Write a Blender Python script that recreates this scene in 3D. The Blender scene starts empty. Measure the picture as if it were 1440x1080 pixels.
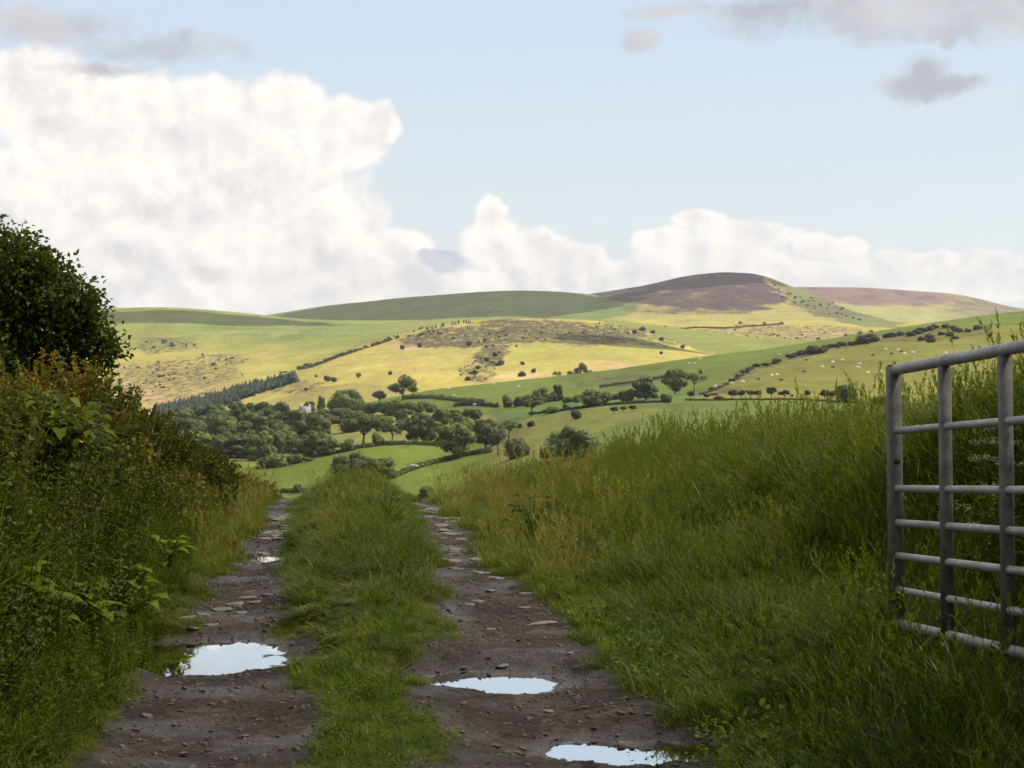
import bpy, math, random
import numpy as np
from mathutils import Vector, Matrix
R = math.radians
rng = np.random.default_rng(11)
random.seed(5)
sc = bpy.context.scene
col = sc.collection
F = 2400.0; CX = 720.0; HY = 507.0; EYE = 1.55      # pinhole of the photograph: focal length in photo pixels, centre column, horizon row, eye height

SUN_AZ, SUN_EL = R(78), R(47)
SUN = Vector((math.sin(SUN_AZ)*math.cos(SUN_EL), math.cos(SUN_AZ)*math.cos(SUN_EL), math.sin(SUN_EL)))

# ------------------------------------------------------------------ helpers
def P(px, py, Y):
    return ((px-CX)/F*Y, Y, EYE+(HY-py)/F*Y)

def smooth(t):
    t = np.clip(t, 0, 1); return t*t*(3-2*t)

def _hash(ix, iy, seed):
    h = (ix.astype(np.int64)*374761393 + iy.astype(np.int64)*668265263 + seed*982451653) & 0x7fffffff
    h = ((h ^ (h >> 13))*1274126177) & 0x7fffffff
    return ((h ^ (h >> 16)) & 0xffff)/65535.0

def vnoise(x, y, seed=0):
    x = np.asarray(x, float); y = np.asarray(y, float)
    ix = np.floor(x); iy = np.floor(y); fx = x-ix; fy = y-iy
    fx = fx*fx*(3-2*fx); fy = fy*fy*(3-2*fy)
    a = _hash(ix, iy, seed); b = _hash(ix+1, iy, seed); c = _hash(ix, iy+1, seed); d = _hash(ix+1, iy+1, seed)
    return (a*(1-fx)+b*fx)*(1-fy)+(c*(1-fx)+d*fx)*fy*1.0

def fbm(x, y, seed=0, oct=4):
    s = 0; a = .5; t = 0
    for o in range(oct):
        s = s+a*vnoise(np.asarray(x)*2**o+17.3*o, np.asarray(y)*2**o-9.1*o, seed+o); t += a; a *= .5
    return s/t-.5

class MB:
    """collects shapes that become ONE mesh"""
    def __init__(self):
        self.v = []; self.f = []; self.n = 0; self.t = []; self.mi = []
    def add(self, v, f, tint=.5, mi=0):
        v = np.asarray(v, float).reshape(-1, 3)
        self.v.append(v)
        self.t.append(np.broadcast_to(np.asarray(tint, float), (len(v),)).copy())
        for arr in (f if isinstance(f, list) else [f]):
            arr = np.asarray(arr, np.int64)
            self.f.append(arr+self.n); self.mi.append(np.full(len(arr), mi))
        self.n += len(v)
    def tube(self, pts, rad, sides=6, tint=.5, cap=True, mi=0):
        pts = np.asarray(pts, float); k = len(pts)
        rad = np.broadcast_to(np.asarray(rad, float), (k,))
        d = np.gradient(pts, axis=0); d /= np.linalg.norm(d, axis=1)[:, None]+1e-9
        ref = np.array([0, 0, 1.]) if abs(d[0, 2]) < .9 else np.array([1., 0, 0])
        vs = []
        for i in range(k):
            u = np.cross(d[i], ref); u /= np.linalg.norm(u)+1e-9; w = np.cross(d[i], u)
            a = np.arange(sides)*2*math.pi/sides
            vs.append(pts[i]+rad[i]*(np.cos(a)[:, None]*u+np.sin(a)[:, None]*w))
        v = np.concatenate(vs); q = []
        for i in range(k-1):
            for j in range(sides):
                j2 = (j+1) % sides
                q.append((i*sides+j, i*sides+j2, (i+1)*sides+j2, (i+1)*sides+j))
        fl = [np.array(q)]
        if cap: fl.append(np.array([list(range(sides))[::-1]])); fl.append(np.array([list(range((k-1)*sides, k*sides))]))
        self.add(v, fl, tint, mi)
    def box(self, c, sx, sy, sz, tint=.5, mat=None, mi=0):
        c = np.asarray(c, float)
        v = np.array([(x, y, z) for x in (-.5, .5) for y in (-.5, .5) for z in (-.5, .5)])*[sx, sy, sz]
        if mat is not None: v = v @ np.asarray(mat).T
        self.add(v+c, np.array([(0, 1, 3, 2), (4, 6, 7, 5), (0, 4, 5, 1), (2, 3, 7, 6), (0, 2, 6, 4), (1, 5, 7, 3)]), tint, mi)
    def leaves(self, p, d, nrm, l, w, tint, fold=.18, droop=.15, mi=0):
        """one folded kite per leaf; all arguments are arrays over leaves"""
        p = np.asarray(p, float); N = len(p)
        d = d/(np.linalg.norm(d, axis=1)[:, None]+1e-9)
        s = np.cross(d, nrm); s /= np.linalg.norm(s, axis=1)[:, None]+1e-9
        n = np.cross(s, d)
        l = np.broadcast_to(l, (N,))[:, None]; w = np.broadcast_to(w, (N,))[:, None]
        a = p; b = p+d*l*.42+s*w*.5+n*w*fold; c = p+d*l-n*l*droop; e = p+d*l*.42-s*w*.5+n*w*fold
        v = np.stack([a, b, c, e], 1).reshape(-1, 3)
        f = np.arange(N*4).reshape(N, 4)
        self.add(v, f, np.repeat(np.broadcast_to(tint, (N,)), 4), mi)
    def build(self, name, mat, parent=None, sm=False, link=True):
        v = np.concatenate(self.v); me = bpy.data.meshes.new(name)
        me.vertices.add(len(v)); me.vertices.foreach_set('co', v.astype(np.float32).ravel())
        tot = np.concatenate([np.full(len(f), f.shape[1]) for f in self.f]); idx = np.concatenate([f.ravel() for f in self.f])
        me.loops.add(len(idx)); me.loops.foreach_set('vertex_index', idx.astype(np.int32))
        st = np.concatenate([[0], np.cumsum(tot)[:-1]])
        me.polygons.add(len(tot)); me.polygons.foreach_set('loop_start', st.astype(np.int32))
        me.polygons.foreach_set('material_index', np.concatenate(self.mi).astype(np.int32))
        if sm: me.polygons.foreach_set('use_smooth', np.ones(len(tot), bool))
        me.update(calc_edges=True); me.validate()
        a = me.attributes.new('tint', 'FLOAT', 'POINT'); a.data.foreach_set('value', np.concatenate(self.t).astype(np.float32))
        for m in (mat if isinstance(mat, (list, tuple)) else [mat]): me.materials.append(m)
        o = bpy.data.objects.new(name, me)
        if link: col.objects.link(o)
        if parent: o.parent = parent
        return o

def tag(o, label=None, cat=None, group=None, kind=None):
    if label: o['label'] = label
    if cat: o['category'] = cat
    if group: o['group'] = group
    if kind: o['kind'] = kind
    return o

def empty(name, loc=(0, 0, 0), rz=0):
    o = bpy.data.objects.new(name, None); o.location = loc; o.rotation_euler[2] = rz; o.empty_display_size = .2
    col.objects.link(o); return o

def copy_tree(o, parent=None):
    c = o.copy(); col.objects.link(c)
    if parent: c.parent = parent
    for ch in o.children: copy_tree(ch, c)
    return c

# ------------------------------------------------------------------ materials
class NT:
    def __init__(self, nt): self.nt = nt
    def n(self, typ, **kw):
        x = self.nt.nodes.new(typ)
        for k, v in kw.items(): setattr(x, k, v)
        return x
    def link(self, a, b): self.nt.links.new(a, b)
    def math(self, op, a, b=None, c=None, clamp=False):
        x = self.n('ShaderNodeMath', operation=op, use_clamp=clamp)
        for i, q in enumerate((a, b, c)):
            if q is None: continue
            if isinstance(q, (int, float)): x.inputs[i].default_value = q
            else: self.link(q, x.inputs[i])
        return x.outputs[0]
    def mix(self, fac, a, b, mode='MIX'):
        x = self.n('ShaderNodeMix', data_type='RGBA', blend_type=mode)
        for s, q in ((x.inputs[0], fac), (x.inputs[6], a), (x.inputs[7], b)):
            if isinstance(q, (int, float)): s.default_value = q
            elif isinstance(q, tuple): s.default_value = (*q, 1) if len(q) == 3 else q
            else: self.link(q, s)
        return x.outputs[2]
    def noise(self, vec, scale, detail=4, rough=.55, dist=0):
        x = self.n('ShaderNodeTexNoise'); x.inputs['Scale'].default_value = scale; x.inputs['Detail'].default_value = detail
        x.inputs['Roughness'].default_value = rough; x.inputs['Distortion'].default_value = dist
        if vec is not None: self.link(vec, x.inputs['Vector'])
        return x.outputs['Fac']
    def ramp(self, fac, stops):
        x = self.n('ShaderNodeValToRGB'); e = x.color_ramp.elements
        while len(e) < len(stops): e.new(.5)
        for q, (p, c) in zip(e, stops): q.position = p; q.color = (*c, 1) if len(c) == 3 else c
        self.link(fac, x.inputs[0]); return x.outputs[0]
    def rng(self, v, a, b, c=0, d=1):
        x = self.n('ShaderNodeMapRange', interpolation_type='SMOOTHSTEP')
        self.link(v, x.inputs[0])
        for i, q in zip((1, 2, 3, 4), (a, b, c, d)): x.inputs[i].default_value = q
        return x.outputs[0]
    def attr(self, name): return self.n('ShaderNodeAttribute', attribute_name=name)

def newmat(name):
    m = bpy.data.materials.new(name); m.use_nodes = True; m.node_tree.nodes.clear()
    t = NT(m.node_tree); out = t.n('ShaderNodeOutputMaterial'); b = t.n('ShaderNodeBsdfPrincipled')
    t.link(b.outputs[0], out.inputs[0]); return m, t, b, out

def foliage(name, stops, transl=.25, rough=.5, spec=.3, nscale=1.5, rand=.35, tcol=1.3, patch=0):
    """leaf material: colour by each leaf's own tint, by plant and by patches"""
    m, t, b, out = newmat(name)
    tc = t.n('ShaderNodeTexCoord'); oi = t.n('ShaderNodeObjectInfo')
    n = t.noise(tc.outputs['Object'], nscale, 2); ge = t.n('ShaderNodeNewGeometry'); pn = t.noise(ge.outputs['Position'], patch, 3) if patch else None
    f = t.math('ADD', t.attr('tint').outputs['Fac'], t.math('MULTIPLY', t.math('SUBTRACT', n, .5), .5))
    if pn is not None: f = t.math('ADD', f, t.math('MULTIPLY', t.math('SUBTRACT', pn, .5), .75))
    f = t.math('ADD', f, t.math('MULTIPLY', t.math('SUBTRACT', oi.outputs['Random'], .5), rand), clamp=True)
    c = t.ramp(f, stops)
    t.link(c, b.inputs['Base Color']); b.inputs['Roughness'].default_value = rough; b.inputs['Specular IOR Level'].default_value = spec
    tr = t.n('ShaderNodeBsdfTranslucent'); t.link(t.mix(1.0, c, (tcol, tcol, tcol*.5), 'MULTIPLY'), tr.inputs[0])
    mx = t.n('ShaderNodeMixShader'); mx.inputs[0].default_value = transl
    t.link(b.outputs[0], mx.inputs[1]); t.link(tr.outputs[0], mx.inputs[2]); t.link(mx.outputs[0], out.inputs[0])
    return m

def plain(name, c1, c2, scale=8, rough=.8, spec=.3, metal=0, bump=0, detail=5):
    m, t, b, out = newmat(name); tc = t.n('ShaderNodeTexCoord')
    n = t.noise(tc.outputs['Object'], scale, detail)
    t.link(t.ramp(n, [(.3, c1), (.7, c2)]), b.inputs['Base Color'])
    b.inputs['Roughness'].default_value = rough; b.inputs['Metallic'].default_value = metal; b.inputs['Specular IOR Level'].default_value = spec
    if bump:
        bp = t.n('ShaderNodeBump'); bp.inputs['Strength'].default_value = bump; bp.inputs['Distance'].default_value = .02
        t.link(t.noise(tc.outputs['Object'], scale*3, 6), bp.inputs['Height']); t.link(bp.outputs[0], b.inputs['Normal'])
    return m

M = {}
M['grass'] = foliage('grass_blades', [(0, (.016, .027, .001)), (.35, (.056, .100, .002)), (.62, (.132, .186, .006)), (.8, (.185, .175, .022)), (1, (.32, .26, .08))], .38, .42, .15, 6, .3, patch=1.3)
M['weed'] = foliage('weed_leaves', [(0, (.022, .038, .002)), (.5, (.056, .088, .003)), (1, (.14, .19, .006))], .36, .55, .12, 4, .3, patch=1.6)
M['pale_leaf'] = foliage('pale_weed_leaves', [(0, (.038, .045, .008)), (.5, (.085, .090, .016)), (1, (.16, .15, .04))], .28, .6, .15, 4, .3, patch=1.5)
M['hedge'] = foliage('hedge_leaves', [(0, (.010, .020, .004)), (.40, (.050, .064, .006)), (.66, (.135, .122, .012)), (.85, (.24, .180, .024)), (1, (.32, .18, .03))], .30, .55, .18, 1.6, 0, patch=1.4)
M['climber'] = foliage('climber_leaves', [(0, (.03, .045, .004)), (.5, (.085, .11, .008)), (.9, (.16, .17, .014)), (1, (.4, .3, .02))], .3, .6, .08, 3, 0)
M['neartree'] = foliage('near_tree_leaves', [(0, (.016, .026, .003)), (.5, (.052, .078, .004)), (1, (.13, .165, .012))], .28, .5, .15, 1.2, 0)
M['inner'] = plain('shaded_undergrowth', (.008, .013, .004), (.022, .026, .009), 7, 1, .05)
M['bark'] = plain('bark', (.035, .028, .02), (.09, .075, .055), 14, .9, .1, bump=.5)
M['twig'] = plain('twig', (.045, .03, .02), (.11, .08, .05), 9, .8, .15)
M['umbel'] = plain('umbel_flowers', (.15, .145, .08), (.28, .26, .16), 9, .8, .2)
FOL = {
 'dark':  [(0, (.020, .029, .010)), (.5, (.080, .106, .026)), (1, (.17, .20, .04))],
 'mid':   [(0, (.024, .035, .010)), (.5, (.105, .132, .028)), (1, (.20, .21, .038))],
 'bright':[(0, (.026, .042, .010)), (.5, (.080, .10, .020)), (1, (.17, .18, .035))],
 'pale':  [(0, (.040, .048, .022)), (.5, (.095, .10, .040)), (1, (.17, .16, .07))],
 'thorn': [(0, (.016, .018, .009)), (.5, (.042, .044, .018)), (1, (.085, .080, .030))],
 'rust':  [(0, (.028, .018, .012)), (.5, (.070, .044, .028)), (1, (.12, .075, .04))],
 'gorse': [(0, (.014, .015, .009)), (.5, (.034, .034, .016)), (1, (.075, .066, .026))],
 'conifer':[(0, (.014, .024, .016)), (.5, (.032, .046, .030)), (1, (.060, .078, .045))],
}
for k, s in FOL.items(): M['f_'+k] = foliage('crown_leaves_'+k, s, .15, .6, .15, 2.5, .35, 1.15)

# ------------------------------------------------------------------ camera, light, sky
cam = bpy.data.cameras.new('camera'); co = bpy.data.objects.new('camera', cam); col.objects.link(co)
co.location = (0, 0, EYE); co.rotation_euler = (R(90), 0, 0)
cam.sensor_width = 36; cam.lens = 36*F/1440; cam.shift_y = (HY-540)/1440
cam.clip_start = .1; cam.clip_end = 40000
cam.dof.use_dof = True; cam.dof.focus_distance = 12; cam.dof.aperture_fstop = 10
sc.camera = co
sc.view_settings.view_transform = 'Standard'; sc.view_settings.look = 'None'; sc.view_settings.exposure = 0.45; sc.view_settings.gamma = 1
sc.cycles.use_denoising = True; sc.cycles.max_bounces = 8; sc.cycles.diffuse_bounces = 3; sc.cycles.glossy_bounces = 3; sc.cycles.transparent_max_bounces = 8
sc.cycles.volume_bounces = 0; sc.cycles.caustics_reflective = False; sc.cycles.sample_clamp_indirect = 6

sl = bpy.data.lights.new('sun', 'SUN'); sl.energy = 5; sl.angle = R(.5); sl.color = (1, .93, .80)
so = bpy.data.objects.new('sun', sl); col.objects.link(so); so.rotation_euler = SUN.to_track_quat('Z', 'Y').to_euler()

CLOUD_WHITE = [(60,140,120,75),(180,175,160,85),(300,180,130,78),(405,150,62,52),(475,190,78,58),(520,178,42,44),(120,300,250,130),(330,280,190,110),
 (420,330,130,90),(240,390,240,70),(520,322,28,20),(560,350,50,30),(450,395,140,48),(620,405,80,35),(15,110,45,45),(590,385,60,30),
 (688,308,26,32),(695,345,50,42),(755,352,55,32),(805,368,50,28),(740,400,120,36),(880,395,80,34),
 (985,312,42,16),(935,338,48,20),(1050,330,85,22),(1000,368,120,40),(1150,345,42,18),(1195,350,34,18),(1250,372,80,24),(1310,366,50,16),(1380,368,60,16),(1420,392,120,32),(1250,398,200,30),(1090,392,140,36)]
CLOUD_GREY = [(40,25,150,26),(230,68,100,24),(150,95,70,12),(1250,-5,240,50),(1400,22,150,40),(1110,2,130,20),(1240,38,80,24),(1330,45,90,20),(1295,118,66,20),(1305,100,36,22),(1355,122,36,13),(930,14,44,14),(905,50,30,16),(905,52,20,10)]
CLOUD_BLUE = [(622,370,40,19),(600,364,22,12)]

def world():
    w = bpy.data.worlds.new('World'); sc.world = w; w.use_nodes = True
    t = NT(w.node_tree); w.node_tree.nodes.clear()
    out = t.n('ShaderNodeOutputWorld'); bg = t.n('ShaderNodeBackground'); t.link(bg.outputs[0], out.inputs[0])
    sky = t.n('ShaderNodeTexSky', sky_type='NISHITA'); sky.sun_disc = False; sky.sun_elevation = SUN_EL; sky.sun_rotation = SUN_AZ
    sky.altitude = 100; sky.dust_density = 2.2; sky.air_density = 1.0; sky.ozone_density = 1.0
    S = .11; bg.inputs[1].default_value = S
    tc = t.n('ShaderNodeTexCoord'); sep = t.n('ShaderNodeSeparateXYZ'); t.link(tc.outputs['Generated'], sep.inputs[0])
    az = t.math('ARCTAN2', sep.outputs[0], sep.outputs[1])
    el = t.math('ARCSINE', sep.outputs[2])
    cmb = t.n('ShaderNodeCombineXYZ'); t.link(az, cmb.inputs[0]); t.link(el, cmb.inputs[1])
    p0 = cmb.outputs[0]
    def warp(p, scale, amt, detail=5):
        x = t.n('ShaderNodeTexNoise'); x.inputs['Scale'].default_value = scale; x.inputs['Detail'].default_value = detail; x.inputs['Roughness'].default_value = .6
        t.link(p, x.inputs['Vector'])
        s = t.n('ShaderNodeVectorMath', operation='SUBTRACT'); t.link(x.outputs['Color'], s.inputs[0]); s.inputs[1].default_value = (.5, .5, .5)
        m = t.n('ShaderNodeVectorMath', operation='MULTIPLY_ADD'); t.link(s.outputs[0], m.inputs[0]); m.inputs[1].default_value = (amt, amt*.8, 0); t.link(p, m.inputs[2])
        return m.outputs[0]
    def blobs(p, lst, k=.25):
        cur = None
        for (px, py, rx, ry) in lst:
            u = math.atan((px-CX)/F); v = math.atan((HY-py)/F*math.cos(u)); ru, rv = F/rx, F/ry
            m = t.n('ShaderNodeVectorMath', operation='MULTIPLY_ADD'); t.link(p, m.inputs[0]); m.inputs[1].default_value = (ru, rv, 0); m.inputs[2].default_value = (-u*ru, -v*rv, 0)
            d = t.n('ShaderNodeVectorMath', operation='DOT_PRODUCT'); t.link(m.outputs[0], d.inputs[0]); t.link(m.outputs[0], d.inputs[1])
            cur = d.outputs['Value'] if cur is None else t.math('SMOOTH_MIN', cur, d.outputs['Value'], k)
        return t.math('SUBTRACT', 1.0, cur)
    pw = warp(warp(p0, 12, .014, 3), 50, .010, 6)
    B = blobs(pw, CLOUD_WHITE)
    def billow(v):
        a_ = t.math('ABSOLUTE', t.math('SUBTRACT', t.math('MULTIPLY', t.noise(v, 24, 1.5, .5), 2), 1)); b_ = t.math('ABSOLUTE', t.math('SUBTRACT', t.math('MULTIPLY', t.noise(v, 62, 2.5, .55), 2), 1))
        return t.math('ADD', t.math('MULTIPLY', a_, 1.35), t.math('MULTIPLY', b_, .65))
    fine = t.math('ADD', t.math('MULTIPLY', billow(pw), .9), .2)
    mid = t.noise(warp(p0, 30, .02), 16, 5, .55)
    off = t.n('ShaderNodeVectorMath', operation='ADD'); t.link(pw, off.inputs[0]); off.inputs[1].default_value = (.006, .008, 0)
    lit = t.math('SUBTRACT', fine, t.math('ADD', t.math('MULTIPLY', billow(off.outputs[0]), .9), .2))
    D = t.math('ADD', B, t.math('MULTIPLY', t.math('SUBTRACT', fine, .5), .7))
    mask = t.math('MULTIPLY', t.rng(D, -.18, .44), t.rng(az, -.05, .16, 1, .84))
    # thick middles are greyer than the sunlit rims
    sh = t.math('ADD', t.rng(D, .2, 1.0, 0, .34), t.math('MULTIPLY', t.rng(mid, .42, .74), .34))
    sh = t.math('SUBTRACT', sh, t.math('MULTIPLY', lit, 1.25), clamp=True)
    low = t.rng(el, .02, .10, .35, 0)
    sh = t.math('ADD', sh, t.math('MULTIPLY', low, t.rng(mid, .35, .6)), clamp=True)
    c = t.ramp(sh, [(0, (.80, .755, .70)), (.45, (.70, .665, .635)), (1, (.555, .55, .565))])
    inv = t.n('ShaderNodeVectorMath', operation='SCALE'); t.link(c, inv.inputs[0]); inv.inputs['Scale'].default_value = 1/S
    pg = warp(warp(p0, 18, .03, 3), 60, .014, 5)
    G = blobs(pg, CLOUD_GREY, .3)
    Gm = t.math('MULTIPLY', t.rng(t.math('ADD', G, t.math('MULTIPLY', t.math('SUBTRACT', fine, .5), 1.9)), -.7, 1.1), .88)
    gc = t.n('ShaderNodeVectorMath', operation='SCALE'); t.link(t.mix(t.rng(mid, .35, .65), (.35, .355, .395), (.50, .48, .485)), gc.inputs[0]); gc.inputs['Scale'].default_value = 1/S
    # broken high cloud over the rest of the sky
    hi = t.math('MULTIPLY', t.rng(t.noise(warp(p0, 3, .3), 2.2, 5), .36, .62), t.rng(el, .24, .4))
    hic = t.n('ShaderNodeVectorMath', operation='SCALE'); hic.inputs[0].default_value = (1.12, 1.04, .94); hic.inputs['Scale'].default_value = 1/S
    # pale veil near the horizon
    veil = t.n('ShaderNodeVectorMath', operation='SCALE'); veil.inputs[0].default_value = (.575, .62, .635); veil.inputs['Scale'].default_value = 1/S
    tint = t.n('ShaderNodeVectorMath', operation='SCALE'); tint.inputs[0].default_value = (.45, .555, .665); tint.inputs['Scale'].default_value = 1/S
    sk = sky.outputs[0]
    front = t.rng(el, .26, .5, .92, 0)
    sk = t.mix(front, sk, t.mix(t.rng(el, .03, .24, 1, 0), tint.outputs[0], veil.outputs[0]))
    cc = t.mix(t.math('MULTIPLY', hi, .9), sk, hic.outputs[0])
    cc = t.mix(mask, cc, inv.outputs[0])
    cc = t.mix(Gm, cc, gc.outputs[0])
    bl = t.n('ShaderNodeVectorMath', operation='SCALE'); bl.inputs[0].default_value = (.40, .43, .50); bl.inputs['Scale'].default_value = 1/S
    Bm = t.math('MULTIPLY', t.rng(t.math('ADD', blobs(pg, CLOUD_BLUE, .3), t.math('MULTIPLY', t.math('SUBTRACT', fine, .5), .5)), -.2, .6), .75)
    cc = t.mix(Bm, cc, bl.outputs[0])
    t.link(cc, bg.inputs[0])
    w.cycles.sampling_method = 'MANUAL'; w.cycles.sample_map_resolution = 512
world()

# ------------------------------------------------------------------ far terrain
GX = np.arange(-500, 2000, 4.0)
def gsm(a, s=4):
    k = np.exp(-.5*(np.arange(-3*s, 3*s+1)/s)**2); k /= k.sum()
    return np.convolve(np.pad(a, 3*s, 'edge'), k, 'valid')

class Surf:
    def __init__(self, lines, amp=1., wl=90., seed=1, sm=4):
        self.Y = np.array([l[0] for l in lines], float)
        Z = []
        for Yk, pl in lines:
            xs, ys = zip(*pl)
            py = gsm(np.interp(GX, xs, ys), sm); Z.append(EYE+(HY-py)/F*Yk)
        self.Z = np.array(Z); self.amp = amp; self.wl = wl; self.seed = seed
    def z(self, px, Y):
        px = np.asarray(px, float); Y = np.asarray(Y, float); sh = px.shape; px = px.ravel(); Y = np.broadcast_to(Y, sh).ravel()
        K = len(self.Y); Zc = np.stack([np.interp(px, GX, self.Z[k]) for k in range(K)])
        h = np.diff(self.Y)[:, None]; d = np.diff(Zc, axis=0)/h
        m = np.zeros_like(Zc); m[0] = d[0]; m[-1] = d[-1]
        for k in range(1, K-1):
            a, b = d[k-1], d[k]; m[k] = np.where(a*b > 0, 2*a*b/(a+b+1e-12*np.sign(a+b+1e-15)), (a+b)*.12)
        i = np.clip(np.searchsorted(self.Y, Y)-1, 0, K-2); j = np.arange(len(px)); hh = h[i, 0]
        s = np.clip((Y-self.Y[i])/hh, 0, 1); z0, z1, m0, m1 = Zc[i, j], Zc[i+1, j], m[i, j]*hh, m[i+1, j]*hh
        z = (2*s**3-3*s**2+1)*z0+(s**3-2*s**2+s)*m0+(-2*s**3+3*s**2)*z1+(s**3-s**2)*m1
        X = (px-CX)/F*Y
        z = z+self.amp*(fbm(X/self.wl, Y/self.wl, self.seed, 4)*2)
        return z.reshape(sh)
    def py(self, px, Y): return HY-F*(self.z(px, Y)-EYE)/np.asarray(Y, float)
    def find(self, px, py, lo=None, hi=None):
        Ys = np.linspace(lo or self.Y[0], hi or self.Y[-1], 500); q = self.py(np.full(500, float(px)), Ys)-py
        k = np.where((q[:-1] > 0) & (q[1:] <= 0))[0]
        return float(Ys[k[0]]) if len(k) else float(Ys[np.argmin(abs(q))])

def pip(px, py, poly):
    r = np.zeros(px.shape, bool); n = len(poly)
    for i in range(n):
        (x1, y1), (x2, y2) = poly[i], poly[(i+1) % n]
        c = ((y1 > py) != (y2 > py)) & (px < (x2-x1)*(py-y1)/((y2-y1) or 1e-9)+x1); r ^= c
    return r

def ter_material():
    m, t, b, out = newmat('terrain_cover'); tc = t.n('ShaderNodeTexCoord'); p = tc.outputs['Object']
    a = t.attr('cover'); k = t.attr('mask'); sp = t.n('ShaderNodeSeparateColor'); t.link(k.outputs['Color'], sp.inputs[0])
    mp = t.n('ShaderNodeMapping'); mp.inputs['Scale'].default_value = (1, .35, 1); t.link(p, mp.inputs[0]); q = mp.outputs[0]
    n1 = t.noise(q, .02, 6, .6); n2 = t.noise(q, .12, 5, .65); n3 = t.noise(q, .9, 4, .6); m4 = t.n('ShaderNodeMapping'); m4.inputs['Scale'].default_value = (.008, .012, .30); t.link(p, m4.inputs[0]); n4 = t.noise(m4.outputs[0], 1, 5, .6)
    v = t.math('ADD', t.math('MULTIPLY', t.math('SUBTRACT', n1, .5), .9), t.math('MULTIPLY', t.math('SUBTRACT', n2, .5), .9))
    v = t.math('ADD', v, t.math('MULTIPLY', t.math('SUBTRACT', n3, .5), .65))
    v = t.math('ADD', v, t.math('MULTIPLY', t.math('SUBTRACT', n4, .5), .55))
    g = t.math('ADD', 1, v)
    base = t.mix(1.0, a.outputs['Color'], t.mix(0.0, (1, 1, 1), (1, 1, 1)), 'MULTIPLY')
    vs = t.n('ShaderNodeVectorMath', operation='SCALE'); t.link(base, vs.inputs[0]); t.link(g, vs.inputs['Scale'])
    c = vs.outputs[0]
    # dry tussocks
    dry = t.math('MULTIPLY', t.rng(t.noise(q, .035, 6, .7), .46, .62), sp.outputs[2])
    c = t.mix(dry, c, (.30, .20, .085))
    # scrub, gorse and bracken speckle
    f = t.math('ADD', t.noise(q, .14, 8, .78), t.math('MULTIPLY', sp.outputs[0], .27))
    c = t.mix(t.rng(f, .58, .73), c, (.072, .058, .034))
    h = t.math('ADD', t.noise(q, .018, 6, .65), t.math('MULTIPLY', sp.outputs[1], .5))
    hc = t.ramp(t.noise(q, .05, 6, .7), [(.3, (.038, .026, .026)), (.55, (.070, .044, .043)), (.75, (.11, .082, .05))])
    c = t.mix(t.rng(h, .66, .96), c, hc)
    t.link(c, b.inputs['Base Color']); b.inputs['Roughness'].default_value = 1; b.inputs['Specular IOR Level'].default_value = .05
    bp = t.n('ShaderNodeBump'); bp.inputs['Strength'].default_value = .6; bp.inputs['Distance'].default_value = 1.2
    t.link(t.noise(p, .25, 5, .65), bp.inputs['Height']); t.link(bp.outputs[0], b.inputs['Normal'])
    return m
M['ter'] = ter_material()

def hill(name, surf, x0, x1, nc, nr, colf, label=None, Y0=None, Y1=None, drop=40):
    px = np.linspace(x0, x1, nc); Ya = np.concatenate([np.linspace(Y0 or surf.Y[0], Y1 or surf.Y[-1], nr)])
    PX, YY = np.meshgrid(px, Ya); Z = surf.z(PX, YY)
    # back slope behind the crest
    Yb = Ya[-1]*np.array([1.02, 1.05, 1.10]); PXb, YYb = np.meshgrid(px, Yb)
    Zb = Z[-1][None, :]-drop*np.array([.12, .45, 1.3])[:, None]
    PX = np.vstack([PX, PXb]); YY = np.vstack([YY, YYb]); Z = np.vstack([Z, Zb])
    X = (PX-CX)/F*YY; PYp = HY-F*(Z-EYE)/YY
    nr2 = PX.shape[0]
    i = (np.arange(nr2-1)[:, None]*nc+np.arange(nc-1)[None]).ravel()
    mb = MB(); mb.add(np.stack([X, YY, Z], -1).reshape(-1, 3), np.stack([i, i+1, i+1+nc, i+nc], 1))
    o = mb.build(name, M['ter'], sm=True)
    jx = PX+fbm(X/60, YY/90, 5, 5)*34; jy = PYp+fbm(X/60, YY/90, 8, 5)*16
    C, K = colf(jx, jy, PX, PYp, X, YY)
    for nm, A in (('cover', C), ('mask', K)):
        at = o.data.attributes.new(nm, 'FLOAT_COLOR', 'POINT')
        at.data.foreach_set('color', np.concatenate([A, np.ones(A.shape[:2]+(1,))], -1).astype(np.float32).ravel())
    tag(o, kind='structure'); return o

def spip(px, py, poly, rx=13, ry=4):
    return sum(pip(px+rx*math.cos(k*2.4)*math.sqrt((k+.5)/9), py+ry*math.sin(k*2.4)*math.sqrt((k+.5)/9), poly).astype(float) for k in range(9))/9
def ell(px, py, lst):
    s = np.zeros(px.shape)
    for (cx, cy, rx, ry, *a) in lst:
        q = ((px-cx)/rx)**2+((py-cy)/ry)**2; s = np.maximum(s, (a[0] if a else 1)*smooth(1.5-q))
    return s

LUSH = np.array((.090, .122, .017)); PALE = np.array((.29, .25, .056)); OLIVE = np.array((.135, .132, .029)); DEEP = np.array((.085, .135, .032)); MINT = np.array((.080, .125, .038)); TAN = np.array((.36, .27, .12)); MOOR = np.array((.15, .15, .05))
def base(px, c): return np.ones(px.shape+(3,))*c
def lerp(C, w, c): return C*(1-w[..., None])+np.asarray(c)*w[..., None]

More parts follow.
